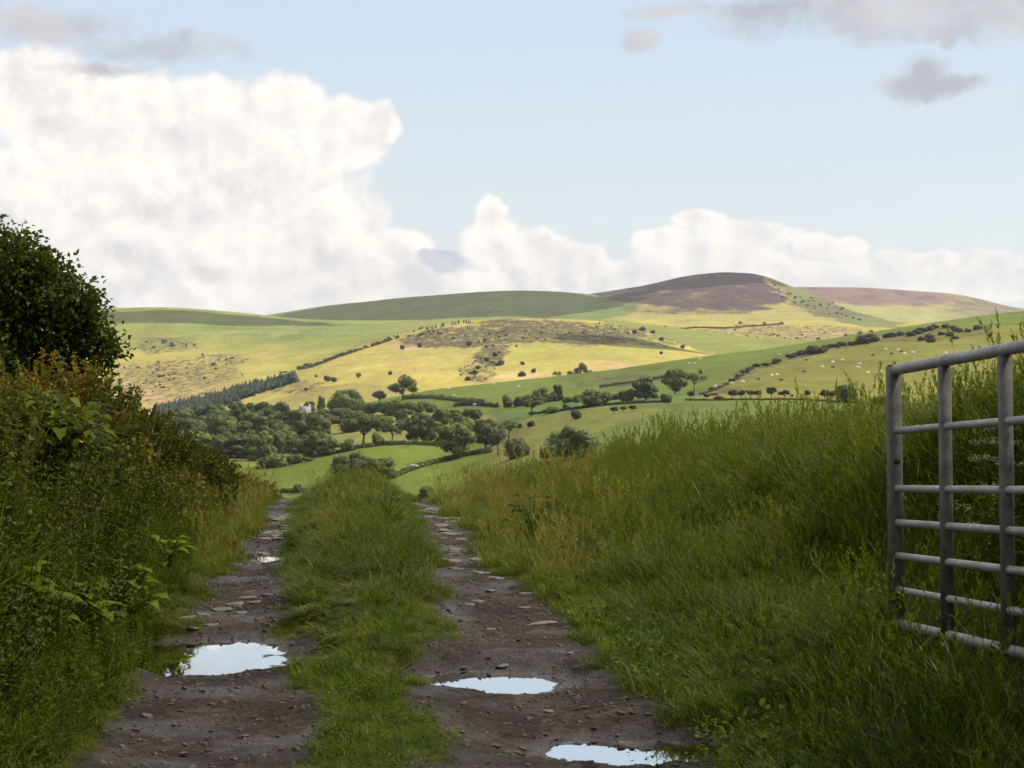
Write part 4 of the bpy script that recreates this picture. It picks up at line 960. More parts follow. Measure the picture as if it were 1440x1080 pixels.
# tall meadow grass: right bank, middle strip, left verge
x, y = cand(26000, -5.2, 6.5, 4.6, 24); d = x-xc(y); rmv = rutmask(x, y)
patch = fbm(x/.9, y/1.1, 77, 4)*1.9
gx_ = np.exp(-((x-1.75)/.35)**2)*(y > 5)*(y < 8.2)*.14; hr = (.09+gx_+.33*smooth((d-1.28)/.8)+.26*smooth((d-2.8)/.9))*np.interp(y, [4.6, 6.5, 8.5, 11, 15, 20], [.8, .9, .95, 1.02, 1.05, .95])*(1+.5*patch)
hm = .25*smooth((y-8.8)/2.6)*np.exp(-((d+.12*fbm(y/.8, y*0, 3, 3)*2)/(.47+.22*fbm(y/.6, x*0+3, 4, 3)))**4)*(1+.5*patch)
hl = (.09+.36*smooth((-d-1.06)/.95))*np.interp(y, [4.6, 7, 9, 12, 18, 22], [1.1, 1.25, 1.1, 1.05, .8, .9])*(1+.5*patch)
h = np.where(d > edge_r(y), hr, np.where(abs(d) < .62, hm, np.where(d < -.98, hl, 0)))
keep = (h > .13) & (rmv < .35) & ~((d < -2.3) & (y < 20)) & (rng.random(len(x)) < np.where(d < -1.3, .75, 1))
pt, ro, sc_ = put(x[keep], y[keep], h[keep]/.7, .3, np.clip(h[keep]/.6, .5, 1.0))
scatter('tall_grass', pt, ro, sc_, [G_tall(i, tint=[.30, .36, .42, .34, .46, .38][i]) for i in range(6)], 'tall rough meadow grass along both verges and the middle of the track')
# short grass and moss everywhere that is not bare
x, y = cand(34000, -4, 5.5, 4.6, 21); d = x-xc(y); rmv = rutmask(x, y)+.25*fbm(x/.25, y/.25, 91, 3)
keep = (rmv < .45) & ~((d < -2.0))
h = np.where((abs(d) < 1.25), .05+.06*smooth((.3-rmv)/.5), .13)*np.interp(y, [4.6, 8, 11], [.8, .85, 1])*(1+.5*fbm(x/.6, y/.6, 95, 3))
pt, ro, sc_ = put(x[keep], y[keep], h[keep]/.14, .35, np.clip(h[keep]/.14, .5, 1.1), .2)
scatter('short_grass', pt, ro, sc_, [G_short(20+i, tint=[.42, .5, .36, .56, .46][i]) for i in range(5)], 'short green grass creeping in from the track edges')
# dry bleached grass near the far rut edges
x, y = cand(5200, -4.2, 3.5, 8.5, 21); d = x-xc(y); rmv = rutmask(x, y)
wgt = np.exp(-((d-1.5)/.45)**2)*smooth((y-9.5)/3)+np.exp(-((d+1.2)/.25)**2)*smooth((y-9)/3)*.9+.25*np.exp(-(d/.4)**2)*smooth((y-11)/3)+.05*(d > 1.6)
keep = (rng.random(len(x)) < wgt*.33) & (rmv < .5)
pt, ro, sc_ = put(x[keep], y[keep], np.where(d[keep] > 1.8, 1.0, .7), .3)
scatter('dry_grass', pt, ro, sc_, [G_dry(30+i) for i in range(4)], 'bleached dry grass along the far edges of the wheel ruts')
# flowering grass stems on the right bank
x, y = cand(3000, .2, 6.5, 7.5, 21); d = x-xc(y)
keep = (d > 1.6) & (rng.random(len(x)) < .36)
pt, ro, sc_ = put(x[keep], y[keep], np.interp(d[keep], [1.7, 3], [.34, .72])*np.interp(y[keep], [7.5, 12, 20], [.9, .95, .9]), .25)
scatter('seeding_grass', pt, ro, sc_, [G_seed(40+i) for i in range(4)], 'flowering grass stems with seed heads on the right bank')
# low leafy weeds
x, y = cand(15000, -5, 5.5, 4.6, 16); d = x-xc(y); rmv = rutmask(x, y)
wgt = np.where(d > 1.25, np.interp(y, [4.6, 8, 11, 16], [.22, .16, .08, .03]), np.where(d < -1.25, np.interp(y, [4.6, 9, 16], [.4, .4, .3]), np.interp(y, [4.6, 9.5, 12], [.3, .3, .05])))
keep = (rng.random(len(x)) < wgt*(.6+1.2*fbm(x/.8, y/.8, 99, 3)+.3)) & (rmv < .4) & ~(d < -2.1)
hs = np.where(abs(d) < 1.25, .55, np.where(d > 0, 1.1, .85))
pt, ro, sc_ = put(x[keep], y[keep], hs[keep], .4)
scatter('leafy_weeds', pt, ro, sc_, [G_leafy(50+i, 90, .14, .15, .014+.005*i) for i in range(4)], 'low broad leaved weeds among the grass', 'weeds')
# nettles and tall herbs on the left bank
x, y = cand(6200, -4.2, -1.2, 5.2, 19); d = x-xc(y)
keep = (d < -1.2) & (d > -2.4) & (rng.random(len(x)) < np.interp(y, [5, 9, 13, 17], [.75, .8, .6, .45]))
pt, ro, sc_ = put(x[keep], y[keep], np.interp(y[keep], [5, 7, 12, 17], [.75, .95, .85, .55])*np.interp(d[keep], [-2.2, -1.9, -1.2], [1.0, .8, .28]), .4, None, .24)
xr, yr = cand(500, 2.2, 5.5, 7.2, 11); dr = xr-xc(yr); kr = (dr > 3.15) & (rng.random(500) < .6)
p2, r2, s2 = put(xr[kr], yr[kr], np.full(kr.sum(), .68), .3); pt, ro, sc_ = np.vstack([pt, p2]), np.vstack([ro, r2]), np.vstack([sc_, s2])
scatter('nettles', pt, ro, sc_, [G_nettle(60+i, .7, 'weed', .06) for i in range(4)], 'nettles and tall herbs on the banks beside the track', 'nettles')
x, y = cand(1500, -3.6, -1.5, 6.2, 13); d = x-xc(y)
keep = (d < -1.4) & (d > -2.5) & (rng.random(len(x)) < .3*smooth((11.5-y)/2)+.06)
pt, ro, sc_ = put(x[keep], y[keep], np.interp(d[keep], [-2.1, -1.4], [1.0, .6]), .45, None, .32)
scatter('pale_herbs', pt, ro, sc_, [G_nettle(70+i, .8, 'pale_leaf', .042) for i in range(3)], 'pale feathery herbs in front of the hedge', 'herbs')

# ------------------------------------------------------------------ left hedge
def hfoot(Y): return xc(Y)-np.interp(Y, [4, 8, 12, 16, 19, 21], [1.72, 1.72, 1.64, 1.36, 1.10, 1.0])-.05*np.sin(np.asarray(Y)*2.1)
def hwid(Y): return np.interp(Y, [4, 8, 12, 16, 19, 21], [1.0, .88, .68, .54, .42, .3])
def hedge_top(Y): return np.interp(Y, [4, 11, 13.4, 15.8, 17.5, 19.5, 21.2], [1.26, 1.27, 1.08, .74, .46, .06, -.28])
hr_ = np.random.default_rng(77)
hroot = empty('hedge', (-2.9, 11, 0)); tag(hroot, 'dense overgrown hedge with rusty orange top growth along the left bank', 'hedge')
def hsurf(Y, th, r_):
    """cross-section of the hedge at Y; th 0 = front foot, 1 = crest, 1.6 = back"""
    xf = hfoot(Y); zt = hedge_top(Y); zg = H(xf, Y, False)*.9; wd = hwid(Y)
    a = np.pi*th*.5; zt = np.maximum(zt, zg+.02)
    x = xf-wd*(1-np.cos(a)); z = zg+(zt-zg)*np.sin(a)**1.25
    return x, z
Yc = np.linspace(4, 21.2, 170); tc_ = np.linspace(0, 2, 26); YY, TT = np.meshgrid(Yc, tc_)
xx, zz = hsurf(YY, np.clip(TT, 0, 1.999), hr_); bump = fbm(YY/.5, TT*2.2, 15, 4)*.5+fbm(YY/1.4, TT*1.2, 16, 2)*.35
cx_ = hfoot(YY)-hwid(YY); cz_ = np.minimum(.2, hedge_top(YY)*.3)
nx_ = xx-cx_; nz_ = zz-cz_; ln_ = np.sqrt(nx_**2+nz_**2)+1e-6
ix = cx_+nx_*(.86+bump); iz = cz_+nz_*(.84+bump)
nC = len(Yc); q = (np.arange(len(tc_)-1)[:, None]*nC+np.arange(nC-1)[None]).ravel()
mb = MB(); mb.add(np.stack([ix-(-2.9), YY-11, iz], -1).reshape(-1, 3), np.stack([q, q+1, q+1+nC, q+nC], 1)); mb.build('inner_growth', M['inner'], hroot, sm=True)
N = 110000; Yl = hr_.uniform(4.2, 21.2, N); tl = hr_.uniform(.05, 1.5, N)
xl, zl = hsurf(Yl, tl, hr_); b2 = fbm(Yl/.5, tl*2.2, 15, 4)*.5+fbm(Yl/1.4, tl*1.2, 16, 2)*.35; cxl = hfoot(Yl)-hwid(Yl); cz_ = np.minimum(.2, hedge_top(Yl)*.3)
nxl = xl-cxl; nzl = zl-cz_; k = .86+b2+.20*hr_.random(N)**1.5
p = np.stack([cxl+nxl*k+2.9, Yl-11, cz_+nzl*k], 1); n = np.stack([nxl, np.zeros(N), nzl], 1); n /= np.linalg.norm(n, axis=1)[:, None]+1e-6
nn = n+hr_.normal(size=(N, 3))*.6; d = hr_.normal(size=(N, 3))*.7+n*.6+[0, 0, .2]; l = np.where(fbm(Yl/.7, tl*2.5, 27, 2) > .06, .034+.03*hr_.random(N), .018+.02*hr_.random(N))
top = smooth((tl-.62)/.35)*smooth((15.5-Yl)/2.5)
ti = np.clip(.46+.14*hr_.normal(size=N)+.55*top*(.45+hr_.random(N))+.35*fbm(Yl/.9, tl*2, 19, 3)+.10*smooth((13.5-Yl)/4)*smooth((tl-.3)/.4), 0, 1)
mb = MB(); mb.leaves(p, d, nn, l, l*.62, ti)
# shoots that break the outline
mt = MB()
for i in range(3000):
    Yi = hr_.uniform(4.4, 21); th = hr_.uniform(.45, 1.35); a, b = hsurf(np.array(Yi), np.array(th), hr_); c = float(hfoot(Yi)-hwid(Yi)); cz_ = min(.2, float(hedge_top(Yi))*.3); bb = float(fbm(np.array([Yi/.5]), np.array([th*2.2]), 15, 4)[0])*.5+float(fbm(np.array([Yi/1.4]), np.array([th*1.2]), 16, 2)[0])*.35
    nx, nz = float(a)-c, float(b)-cz_; q0 = np.array([c+nx*(.93+bb)+2.9, Yi-11, cz_+nz*(.93+bb)]); nl_ = math.hypot(nx, nz)+1e-6
    dv = np.array([nx/nl_*.6+hr_.normal()*.35, hr_.normal()*.4, nz/nl_*.5+.75]); dv /= np.linalg.norm(dv); L_ = hr_.uniform(.12, .42)*(.55 if Yi > 16 else 1)
    t = np.linspace(0, 1, 4)[:, None]; pts = q0+dv*L_*t+np.array([0, 0, -.03])*t**2; mt.tube(pts, np.linspace(.003, .001, 4), 3, cap=False)
    m = int(10+L_*85); f = hr_.random(m)**.7; pp = np.stack([np.interp(f, t[:, 0], pts[:, j]) for j in range(3)], 1)
    tp = smooth((th-.55)/.4)*smooth((15.5-Yi)/2.5)
    mb.leaves(pp, dv*.6+hr_.normal(size=(m, 3))*.7, hr_.normal(size=(m, 3))+[0, 0, .6], .022+.026*hr_.random(m), .018, np.clip(.42+.5*tp*(.3+.7*hr_.random())+.12*hr_.normal(size=m)+.06, 0, 1))
mb.build('foliage', M['hedge'], hroot); mt.build('twigs', M['twig'], hroot)

def broad_leaf(mb, base_, dirv, L, W, tint, droop=.35, r=None):
    """a big leaf: stalk plus a cupped heart-shaped blade of several faces"""
    dirv = np.asarray(dirv, float); dirv /= np.linalg.norm(dirv); up = np.array([0, 0, 1.]); s = np.cross(dirv, up); s /= np.linalg.norm(s)+1e-9; n = np.cross(s, dirv)
    ts = np.array([0, .12, .32, .55, .78, 1.]); ws = np.array([.25, .82, 1., .82, .45, .02]); rows = []
    for t_, w_ in zip(ts, ws):
        c = base_+dirv*L*t_-up*droop*L*t_**2; e = n*(.16*W*w_)
        wob = (r.normal()*.03*L if r is not None else 0)
        rows += [c-s*W*.5*w_+e+up*wob, c, c+s*W*.5*w_+e-up*wob]
    f = []
    for i in range(len(ts)-1): f += [(3*i, 3*i+1, 3*i+4, 3*i+3), (3*i+1, 3*i+2, 3*i+5, 3*i+4)]
    mb.add(np.array(rows), np.array(f), tint)

# leafy climber over the hedge
r = np.random.default_rng(90); root = empty('leafy_climber', (-2.7, 9.9, .9)); tag(root, 'broad leaved climber with glossy heart shaped leaves sprawling over the hedge top', 'climber')
mb = MB(); ms = MB()
for i in range(620):
    px = r.normal(60, 46); py = 598+r.normal()*20+abs(px-60)*.12
    if px > 150 or px < -70 or py < 548: continue
    Yv = 9.75+r.normal()*.22; c = np.array(P(px, py, Yv))-[-2.7, 9.9, .9]
    dv = np.array([r.normal()*.8+.3, -.7+r.normal()*.5, r.normal()*.35]); L = r.uniform(.045, .095)
    tint = np.clip(.45+.22*r.normal()+(.12 if py < 565 else -.1), 0, .92) if r.random() > .012 else 1
    broad_leaf(mb, c, dv, L, L*.85, tint, .4, r)
    if i % 5 == 0: ms.tube([c, c+[r.normal()*.04, .1, -.03], c+[r.normal()*.06, .22, -.06]], [.002, .003, .003], 4, cap=False)
mb.build('leaves', M['climber'], root); ms.build('stems', M['twig'], root)

# weathered fence post in the hedge
mb = MB(); mb.box((0, 0, .36), .10, .09, 1.0); v = mb.v[0]; v[:, 0] += .02*v[:, 2]
mb.add([(-.05+.017,-.045,.861),(.05+.017,-.045,.861),(.05+.017,.045,.861),(-.05+.017,.045,.861),(.02,0,.89)], np.array([(0,1,4),(1,2,4),(2,3,4),(3,0,4)]))
o = mb.build('fence_post', plain('weathered_wood', (.055, .042, .022), (.11, .085, .045), 22, .9, .1, bump=.5)); o.location = P(19, 830, 9.55); tag(o, 'weathered wooden fence post half hidden under the climber leaves', 'post')

# broad leaved plants, each its own thing
def rosette(name, px, py, Yv, nl, L, hgt, label, cat, tint=.5, seed=1, mat='weed', asp=.8, group=None):
    r = np.random.default_rng(seed); X = (px-CX)/F*Yv; z0 = float(H(np.array([X]), np.array([Yv]), False)[0]); root = empty(name, (X, Yv, z0)); tag(root, label, cat, group)
    mb = MB(); ms = MB()
    nl = int(nl*1.8); L *= .72
    for i in range(nl):
        a = i*2.4+r.random()*.6; e = r.uniform(.1, 1.0); tip = np.array([math.cos(a)*(1-e*.6)*hgt*.6, math.sin(a)*(1-e*.6)*hgt*.6, hgt*(.2+.8*e)]); ms.tube([(0, 0, -.02), tip*[.3, .3, .6], tip], [.006, .005, .003], 4, .5, cap=False)
        l = L*r.uniform(.7, 1.2); broad_leaf(mb, tip, (math.cos(a)+r.normal()*.2, math.sin(a)+r.normal()*.2, .15+.4*e), l, l*asp, np.clip(tint+.15*r.normal(), 0, 1), .5, r)
    mb.build('leaves', M[mat], root); ms.build('stems', M[mat], root)
rosette('burdock', 22, 905, 7.5, 14, .19, .36, 'big lobed burdock plant at the left frame edge beside the track', 'burdock', .75, 1)
rosette('burdock', 105, 905, 8.3, 16, .17, .30, 'broad burdock clump with bright upper leaves nearest the left rut', 'burdock', .7, 2)
rosette('dock_plant', 165, 745, 9.8, 12, .14, .42, 'bright yellow green dock plant on the left bank below the hedge', 'dock', .95, 3)
rosette('dock_plant', 235, 780, 11.5, 10, .14, .26, 'flat leaved dock on the left verge beyond the dry grass', 'dock', .8, 4)
rosette('dock_plant', 545, 745, 14.5, 7, .09, .34, 'single bright leaved weed in the middle grass strip', 'dock', 1, 5)
rosette('dock_plant', 748, 770, 14.2, 12, .13, .42, 'dark leaved dock standing out on the right grass bank', 'dock', .08, 6)

# cow parsley by the gate
def parsley(px, Yv, h, label, seed):
    r = np.random.default_rng(seed); X = (px-CX)/F*Yv; z0 = float(H(np.array([X]), np.array([Yv]), False)[0]); root = empty('cow_parsley', (X, Yv, z0)); tag(root, label, 'cow parsley')
    ms = MB(); mf = MB(); ml = MB()
    for s in range(6):
        a = r.random()*6.28; sp_ = r.uniform(.05, .28); hh = h*r.uniform(.5, 1); tp = np.array([math.cos(a)*sp_, math.sin(a)*sp_, hh]); ms.tube([(0, 0, -.02), tp*[.35, .35, .5], tp], [.005, .004, .002], 5, .5, cap=False)
        for k in range(9):
            b = k*2.4; q = .045*math.sqrt(k/9+.05)*1.6; e = tp+[math.cos(b)*q, math.sin(b)*q, .045-.3*q]; ms.tube([tp, e], [.0012, .0008], 3, .5, cap=False)
            m = 14; dd = r.normal(size=(m, 3))*[.011, .011, .005]; mf.leaves(e+dd, r.normal(size=(m, 3)), r.normal(size=(m, 3))*.4+[0, 0, 1], .008, .008, .5)
        for k in range(26):
            f = r.uniform(.15, .75); c = tp*[f*.7, f*.7, f]; aa = r.random()*6.28; ml.leaves((c+r.normal(size=3)*.05)[None], np.array([[math.cos(aa), math.sin(aa), .1]]), np.array([[0, 0, 1.]])+r.normal(size=(1, 3))*.3, np.array([.05]), .022, np.array([.5]))
    ms.build('stems', M['weed'], root); mf.build('umbels', M['umbel'], root); ml.build('leaves', M['weed'], root)
parsley(1428, 7.4, 1.12, 'cow parsley with cream umbels behind the third gate upright', 1)
parsley(1395, 8.0, .95, 'shorter cow parsley between the second and third gate uprights', 2)

# ------------------------------------------------------------------ tree at the left
r = np.random.default_rng(12); tx, ty = -4.75, 14.0; tz = float(H(np.array([tx]), np.array([ty]), False)[0])
root = empty('hedgerow_tree', (tx, ty, tz)); tag(root, 'dark leafy tree rising behind the hedge at the left edge of the frame', 'tree')
cc = np.array([.0, 0, 1.75-tz+.0]); lob = []
outl = [(-60,300),(0,308),(40,330),(75,350),(105,372),(128,385),(148,410),(155,440),(168,470),(182,492),(165,512),(120,515),(70,520),(20,520),(-30,515)]
for (px, py) in outl:
    a = np.array(P(px, py, 14.0+r.normal()*.2))-[tx, ty, tz]; rad = r.uniform(.20, .28); din = (cc-a); din /= np.linalg.norm(din); lob.append((a+din*rad*1.15, np.array([rad, rad, rad])))
for (px, py) in [(-20,350),(15,360),(10,405),(-15,440),(35,430),(60,400),(20,475),(70,460),(110,450),(-40,400)]: lob.append((np.array(P(px, py, 13.9+r.normal()*.25))-[tx, ty, tz], np.array([.27, .27, .25])))
for i in range(44):
    d = r.normal(size=3); d /= np.linalg.norm(d); q = r.random()**.45; rad = r.uniform(.24, .40); lob.append((cc+d*[1.1, 1.0, .95]*q*.92+[0, 0, -.12], np.array([rad, rad, rad*.85])))
mb = MB(); 
for c, q in lob:
    n = int(1000*(q[0]/.3)**2); d = r.normal(size=(n, 3)); d /= np.linalg.norm(d, axis=1)[:, None]; rr_ = (.35+.75*r.random(n)**.8)
    # twigs: leaves gather along little sprays
    spr = r.integers(0, 24, n); sd = r.normal(size=(24, 3)); sd /= np.linalg.norm(sd, axis=1)[:, None]
    pos = c+(sd[spr]*.78+d*.30)*q*rr_[:, None]*1.12
    mb.leaves(pos, sd[spr]+r.normal(size=(n, 3))*.7+[0, 0, -.2], r.normal(size=(n, 3))*.7+[0, 0, .8], .034+.022*r.random(n), .026+.014*r.random(n), np.clip(.45+.22*r.normal(size=n), 0, 1))
mb.build('crown', M['neartree'], root)
mt = MB(); mt.tube([(0, 0, -.1), (.03, 0, .5), (0, .05, 1.1), (.08, 0, 1.7)], [.13, .11, .085, .05], 9)
for i, (c, q) in enumerate(lob):
    z0 = .5+.9*r.random(); a = np.array([.03, 0, z0]); mid = a*.45+c*.55+[0, 0, -.06]+r.normal(size=3)*.05
    mt.tube([a, mid, c, c+(c-mid)*.35], [.035, .018, .009, .004], 5, cap=False)
mt.build('trunk', M['bark'], root)

for (x_, y_, sx_, rz_, lb) in [(6.8, 5.4, 2.5, 1.0, 'added unseen tree on the right bank, shading the near track'), (-6.2, -1.5, 2.4, 2.2, 'added unseen tree on the left bank behind the viewpoint, blocking sky light'), (3.8, -6.5, 2.9, 4.0, 'large added tree behind the viewpoint, darkening the near ground')]:
    o = copy_tree(root); o.location = (x_, y_, float(H(np.array([x_]), np.array([y_]), False)[0])); o.scale = (sx_,)*3; o.rotation_euler[2] = rz_; o.name = 'added_shade_tree'; tag(o, lb, 'tree')  # unseen trees added to block light and darken the near ground
# ------------------------------------------------------------------ gate
galv, t, b, out = newmat('galvanised_steel'); tc = t.n('ShaderNodeTexCoord'); p = tc.outputs['Object']
n = t.math('ADD', t.math('MULTIPLY', t.noise(p, 9, 6, .7), .6), t.math('MULTIPLY', t.noise(p, 60, 4, .7), .4))
t.link(t.ramp(n, [(.3, (.13, .125, .12)), (.5, (.25, .24, .235)), (.7, (.38, .365, .355))]), b.inputs['Base Color']); b.inputs['Metallic'].default_value = .35; t.link(t.rng(n, .3, .7, .62, .46), b.inputs['Roughness'])
bp = t.n('ShaderNodeBump'); bp.inputs['Strength'].default_value = .15; bp.inputs['Distance'].default_value = .002; t.link(t.noise(p, 120, 3), bp.inputs['Height']); t.link(bp.outputs[0], b.inputs['Normal'])
shaded_galv = plain('shaded_gate_upright', (.055, .052, .046), (.135, .128, .115), 14, .7, .2, bump=.15)  # same steel as the rails, darkened: the uprights' weaker light is in the colour
dark = plain('tube_hollow', (.012, .011, .010), (.03, .026, .022), 20, .9)
A = Vector((1.69, 7.5, .395)); gd = Vector((.16, -1.3, .092)); gd.normalize()
gx = gd; gy = Vector((gd.y, -gd.x, 0)).normalized(); gy = -gy if gy.x > 0 else gy; gz = gx.cross(gy); gz = -gz if gz.z < 0 else gz
gate = empty('field_gate', A); tag(gate, 'open galvanised steel field gate with seven rails standing in long grass', 'gate')
GL = 3.62; GH = 1.112
lean = Vector((-.012, 0, 0))
def gp(s, h): v = gx*s+Vector((0, 0, 1))*h+lean*h*1.0; return np.array(v)
fr = [0, .24, .468, .602, .732, .866, 1.0]
for i, f in enumerate(fr):
    h = GH*(1-f); rad = .024 if i == 0 else .022 if i == 6 else .0158
    mb = MB(); pts = [gp(s, h) for s in np.linspace(-.012 if i in (0, 6) else 0, GL, 12)]; mb.tube(pts, rad, 16); mb.build('rail', galv, gate, sm=False)
bx = np.array([gx.normalized(), gy, Vector((0, 0, 1))]).T
for k, s in enumerate([0, .60, 1.20, 1.80, 2.40, 3.0, GL]):
    mb = MB(); top = GH-.022 if k else GH+.016
    c = gp(s, (top+.0)/2); sx, sy = (.05, .058) if k in (0, 6) else (.04, .046)
    w = .004; z0, z1 = 0.0, top
    # hollow box section, walls butted end to end
    v0 = np.array([[-sx/2, -sy/2], [sx/2, -sy/2], [sx/2, sy/2], [-sx/2, sy/2]]); be = .006
    ring = []
    for (a, b_) in v0:
        sgx, sgy = np.sign(a), np.sign(b_); ring += ([[a-sgx*be, b_], [a, b_-sgy*be]] if sgx*sgy < 0 else [[a, b_-sgy*be], [a-sgx*be, b_]])
    ring = np.array(ring); ang = np.argsort(np.arctan2(ring[:, 1], ring[:, 0])); ring = ring[ang]
    gx3, gy3 = np.array(gx), np.array(gy)
    lo = np.array([gp(s, z0)+gx3*a+gy3*b_ for a, b_ in ring]); hi = np.array([gp(s, z1)+gx3*a+gy3*b_ for a, b_ in ring]); m = len(ring)
    mb.add(np.vstack([lo, hi]), [np.array([(j, (j+1) % m, (j+1) % m+m, j+m) for j in range(m)]), np.array([list(range(m))[::-1]]), np.array([list(range(m, 2*m))])])
    st = mb.build('stile' if k in (0, 6) else 'upright', shaded_galv, gate)
    if k == 0:
        mb = MB(); cpos = np.array([gp(s, z1+.001)+gx3*a*.8+gy3*b_*.8 for a, b_ in ring]); cp2 = cpos+[0, 0, .006]
        mb.add(np.vstack([cpos, cp2]), [np.array([(j, (j+1) % m, (j+1) % m+m, j+m) for j in range(m)]), np.array([list(range(m, 2*m))])]); mb.build('dark_tube_end', dark, st)  # dark plate painted as the unlit inside of the open tube end
        mb = MB(); q = gp(s, GH*.64)-gx3*.026; mb.tube([q+gx3*.0, q-gx3*.012], [.012, .012], 10); mb.tube([q+gx3*.056-gy3*.0, q+gx3*.062], [.014, .014], 10); mb.build('latch_bolt', dark, st)
    # weld collars where the rails meet the upright
    if k in (1, 2):
        mb = MB()
        for i, f in enumerate(fr[1:6]): mb.tube([gp(s-.024, GH*(1-f)), gp(s-.0205, GH*(1-f))], [.0195, .0205], 12)
        mb.build('weld', galv, st)
hp = gp(GL+.14, 0)+np.array(A); mb = MB(); mb.tube([(0, 0, -.5), (0, 0, .6), (0, 0, 1.35)], [.075, .072, .07], 12)
mb.tube([(0, 0, 1.35), (0, 0, 1.37)], [.06, .03], 12)
o = mb.build('gate_post', plain('weathered_gatepost', (.08, .065, .045), (.17, .14, .10), 16, .9, .1, bump=.5)); o.location = (hp[0], hp[1], float(H(np.array([hp[0]]), np.array([hp[1]]), False)[0])); tag(o, 'round timber hanging post at the hinge end of the steel gate', 'post')

# ------------------------------------------------------------------ stones bedded in the track
stm = plain('pale_stone', (.07, .06, .05), (.27, .235, .205), 9, .75, .4, bump=.5)
def stone_obj(seed):
    r = np.random.default_rng(seed); iv, if_ = ICO3; mb = MB()
    v = iv.copy(); v += .16*r.normal(size=3)*0; 
    for k in range(11):
        d = r.normal(size=3)*[1, 1, .6]; d /= np.linalg.norm(d); lim = r.uniform(.45, .85); s = np.maximum(v@d-lim, 0); v = v-s[:, None]*d*.9
    v *= 1+.10*(r.random(len(v))-.5)[:, None]; v[:, 2] = np.where(v[:, 2] > .55, .55+(v[:, 2]-.55)*.2, v[:, 2])
    mb.add(v, if_); return mb.build('flat_stone', stm, link=False)
ST = [stone_obj(i) for i in range(6)]
def stone_at(px, py, wpx, label, group=None, asp=None, i=0, flat=.28):
    Yv = F*EYE/(py-HY); X = (px-CX)/F*Yv; w = wpx/F*Yv/2; o = ST[i % 6].copy(); o.name = 'flat_stone'; col.objects.link(o)
    z = float(H(np.array([X]), np.array([Yv]), False)[0]); o.scale = (w, w*(asp or random.uniform(.45, .9)), w*flat*random.uniform(.7, 1.2)); o.location = (X, Yv, z+o.scale.z*random.uniform(-.35, .15)); o.rotation_euler = (random.gauss(0, .06), random.gauss(0, .06), random.uniform(-.4, .4)+random.choice([0, math.pi])); tag(o, label, 'stone', group)
stone_at(763, 873, 60, 'long pale flat stone across the right rut, the largest in the track', asp=.55, i=1, flat=.22)
stone_at(709, 918, 26, 'small pale stone in the right rut above the middle puddle', i=2)
stone_at(745, 835, 34, 'pale slab bedded beside the grass in the right rut', i=3)
for x, y, w in [(262,868,34),(285,862,40),(310,855,30),(330,848,36),(345,838,30),(298,872,24),(355,830,28),(375,836,22),(270,876,20),(340,858,20),(360,846,24)]:
    stone_at(x, y, w*1.1, 'one of the broken slate slabs across the left rut beyond the big puddle', 'slabs in the left rut', i=int(x))
rs = random.Random(3)
for k in range(90):
    y = 712+(k/90)**1.25*95; t_ = (y-712)/95; x = 610+t_*50+rs.gauss(0, 16+8*t_); stone_at(x, y+rs.gauss(0, 2), rs.choice([8, 11, 14, 18, 24, 32])*rs.uniform(.8, 1.2), 'one of the flat stones paving the far part of the right rut', 'flat stones in the far right rut', i=k, flat=.2)
for k in range(75):
    y = 722+(k/75)**1.2*62; x = 393-(y-722)*.35+rs.gauss(0, 15); stone_at(x, y+rs.gauss(0, 2), rs.choice([8, 11, 14, 18, 24, 32])*rs.uniform(.8, 1.2), 'one of the flat stones paving the far part of the left rut', 'flat stones in the far left rut', i=k, flat=.2)
for x, y, w in [(700,815,30),(690,828,22),(672,842,26),(735,850,26),(800,880,22),(690,880,18),(850,905,20),(806,918,16),(660,850,20),(720,862,14),(905,950,16),(770,990,18),(820,985,14),(955,1000,16),(990,975,14)]:
    stone_at(x, y, w, 'one of the small loose stones lying in the near right rut', 'loose stones in the near right rut', i=int(x)+1)
for x, y, w in [(340,990,16),(365,1010,18),(300,1010,14),(205,1000,18),(160,1030,18),(345,1030,14),(260,1050,16),(180,985,12),(375,960,14),(240,985,12)]:
    stone_at(x, y, w, 'one of the small loose stones lying in the near left rut', 'loose stones in the near left rut', i=int(x)+1)
# gravel and crumbs, uncountable
x, y = cand(24000, -2.6, 1.6, 4.8, 19); keep = rutmask(x, y) > .55; x, y = x[keep], y[keep]; n = len(x); z = H(x, y)
keep = z > WL+.004; x, y, z = x[keep], y[keep], z[keep]; n = len(x)
s = .004+.016*rng.random(n)**4
gvm = plain('gravel_stone', (.022, .016, .012), (.13, .108, .09), 1.2, .8, .3)
GV = []
for i in range(5):
    q = stone_obj(30+i); q.data.materials.clear(); q.data.materials.append(gvm); GV.append(q)
scatter('gravel', np.stack([x, y, z], 1), rng.normal(size=(n, 3))*[.3, .3, 3], np.stack([s*1.3, s, s*.6], 1), GV, 'loose gravel and crumbs of earth in the wheel ruts', 'gravel')
# sticks at the puddle
mb = MB()
o = None
for (px, py, L, a, lb) in [(243,944,.12,.2,'short twig lying in the left puddle'), (545,955,.22,.1,'thin dark twig on the earth left of the middle puddle')]:
    Yv = F*EYE/(py-HY); mb = MB(); pts = np.array([(-L/2, 0, .0), (-.1*L, .01, .012), (.3*L, -.01, .018), (L/2, .01, .05)]); mb.tube(pts, [.006, .006, .005, .003], 6); mb.tube([pts[1], pts[1]+[.03, .03, .03]], [.004, .002], 5)
    o = mb.build('twig', M['twig']); X = (px-CX)/F*Yv; o.location = (X, Yv, max(WL, float(H(np.array([X]), np.array([Yv]))[0]))+.003); o.rotation_euler[2] = a; tag(o, lb, 'twig')

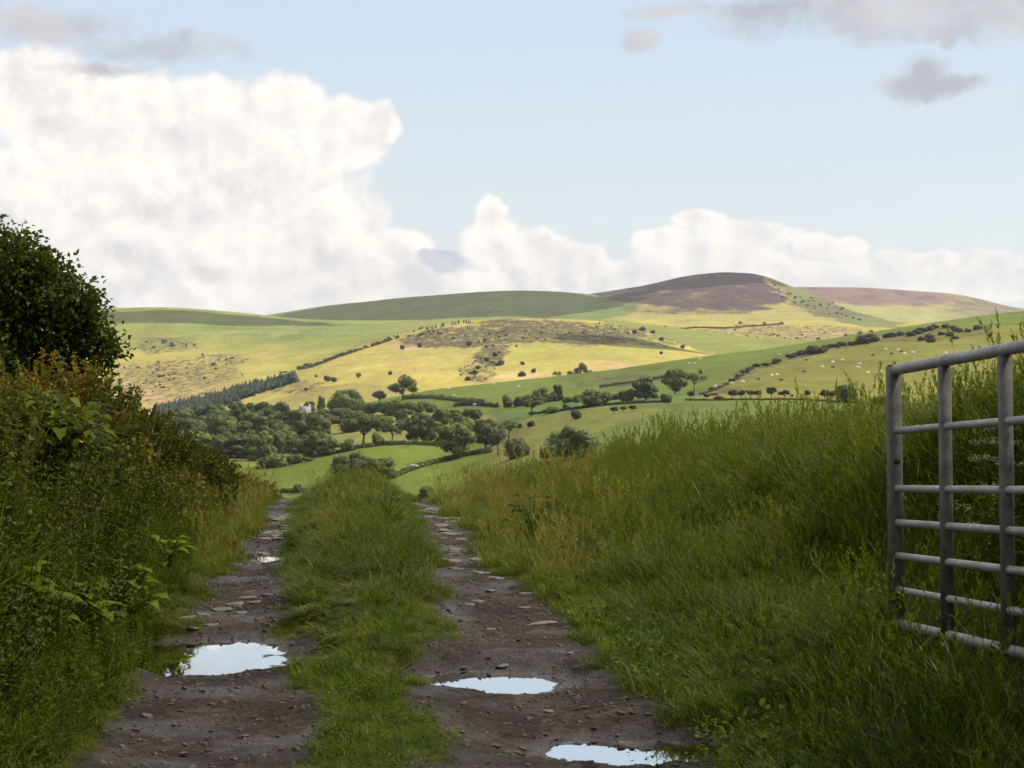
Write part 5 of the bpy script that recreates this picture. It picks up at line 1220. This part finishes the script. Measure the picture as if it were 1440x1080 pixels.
# ------------------------------------------------------------------ clouds overhead (out of frame) that shade the lane and parts of the hills
def cloud(gx_, gy_, gz_, rx, ry, hgt, seed, thick=60, mat='cloud', puffs=18):
    r = np.random.default_rng(seed); k = (hgt-gz_)/SUN.z; c = np.array([gx_+SUN.x*k, gy_+SUN.y*k, hgt]); mb = MB(); iv, if_ = ICO3
    def puff(p, q):
        v = iv*(1+.5*fbm(iv[:, 0]*2.3+p[0]*.01+7, iv[:, 1]*2.3+iv[:, 2]*1.7+p[1]*.01, seed, 4))[:, None]; mb.add(p+v*q, if_)
    puff(np.zeros(3), np.array([rx*.8, ry*.8, thick]))
    for i in range(puffs):
        a = r.random()*6.28; q = math.sqrt(r.random())*.85; s = r.uniform(.18, .34); puff(np.array([math.cos(a)*rx*q, math.sin(a)*ry*q, r.uniform(-.2, .7)*thick]), np.array([rx*s, ry*s, thick*r.uniform(.5, .9)]))
    o = mb.build('cloud', M[mat], sm=True); o.location = c; tag(o, kind='structure')
M['cloud'] = plain('cloud_droplets', (.80, .80, .80), (.88, .88, .88), .01, 1, 0)
def thin_cloud():
    m, t, b, out = newmat('thin_cloud_droplets'); tc = t.n('ShaderNodeTexCoord'); b.inputs['Base Color'].default_value = (.85, .85, .85, 1); b.inputs['Roughness'].default_value = 1
    tr = t.n('ShaderNodeBsdfTransparent'); mx = t.n('ShaderNodeMixShader'); t.link(t.rng(t.noise(tc.outputs['Object'], .02, 5), .3, .7, .14, .40), mx.inputs[0]); t.link(tr.outputs[0], mx.inputs[1]); t.link(b.outputs[0], mx.inputs[2]); t.link(mx.outputs[0], out.inputs[0]); return m
M['thin_cloud'] = thin_cloud()
cloud(0, 30, 0, 360, 265, 1200, 1, 60, 'thin_cloud', 0)
def gpt(px, py, Y): return P(px, py, Y)
x_, y_, z_ = P(640, 428, 3600); cloud(x_, y_, z_, 430, 420, 1500, 2)
x_, y_, z_ = P(990, 400, 3900); cloud(x_, y_, z_, 170, 260, 1500, 3)
x_, y_, z_ = P(915, 478, 1800); cloud(x_, y_, z_, 70, 80, 1300, 4)
x_, y_, z_ = P(300, 444, 2950); cloud(x_, y_, z_, 260, 110, 1400, 5)

# ------------------------------------------------------------------ haze
hm_ = bpy.data.materials.new('haze_air'); hm_.use_nodes = True; nt = hm_.node_tree; nt.nodes.clear(); ou = nt.nodes.new('ShaderNodeOutputMaterial'); pv = nt.nodes.new('ShaderNodeVolumePrincipled')
pv.inputs['Color'].default_value = (.86, .90, .95, 1); pv.inputs['Density'].default_value = 4.5e-5; pv.inputs['Anisotropy'].default_value = .2; nt.links.new(pv.outputs[0], ou.inputs['Volume'])
mb = MB(); mb.box((0, 5700, 91), 19000, 12400, 334); o = mb.build('haze', hm_); tag(o, kind='stuff')
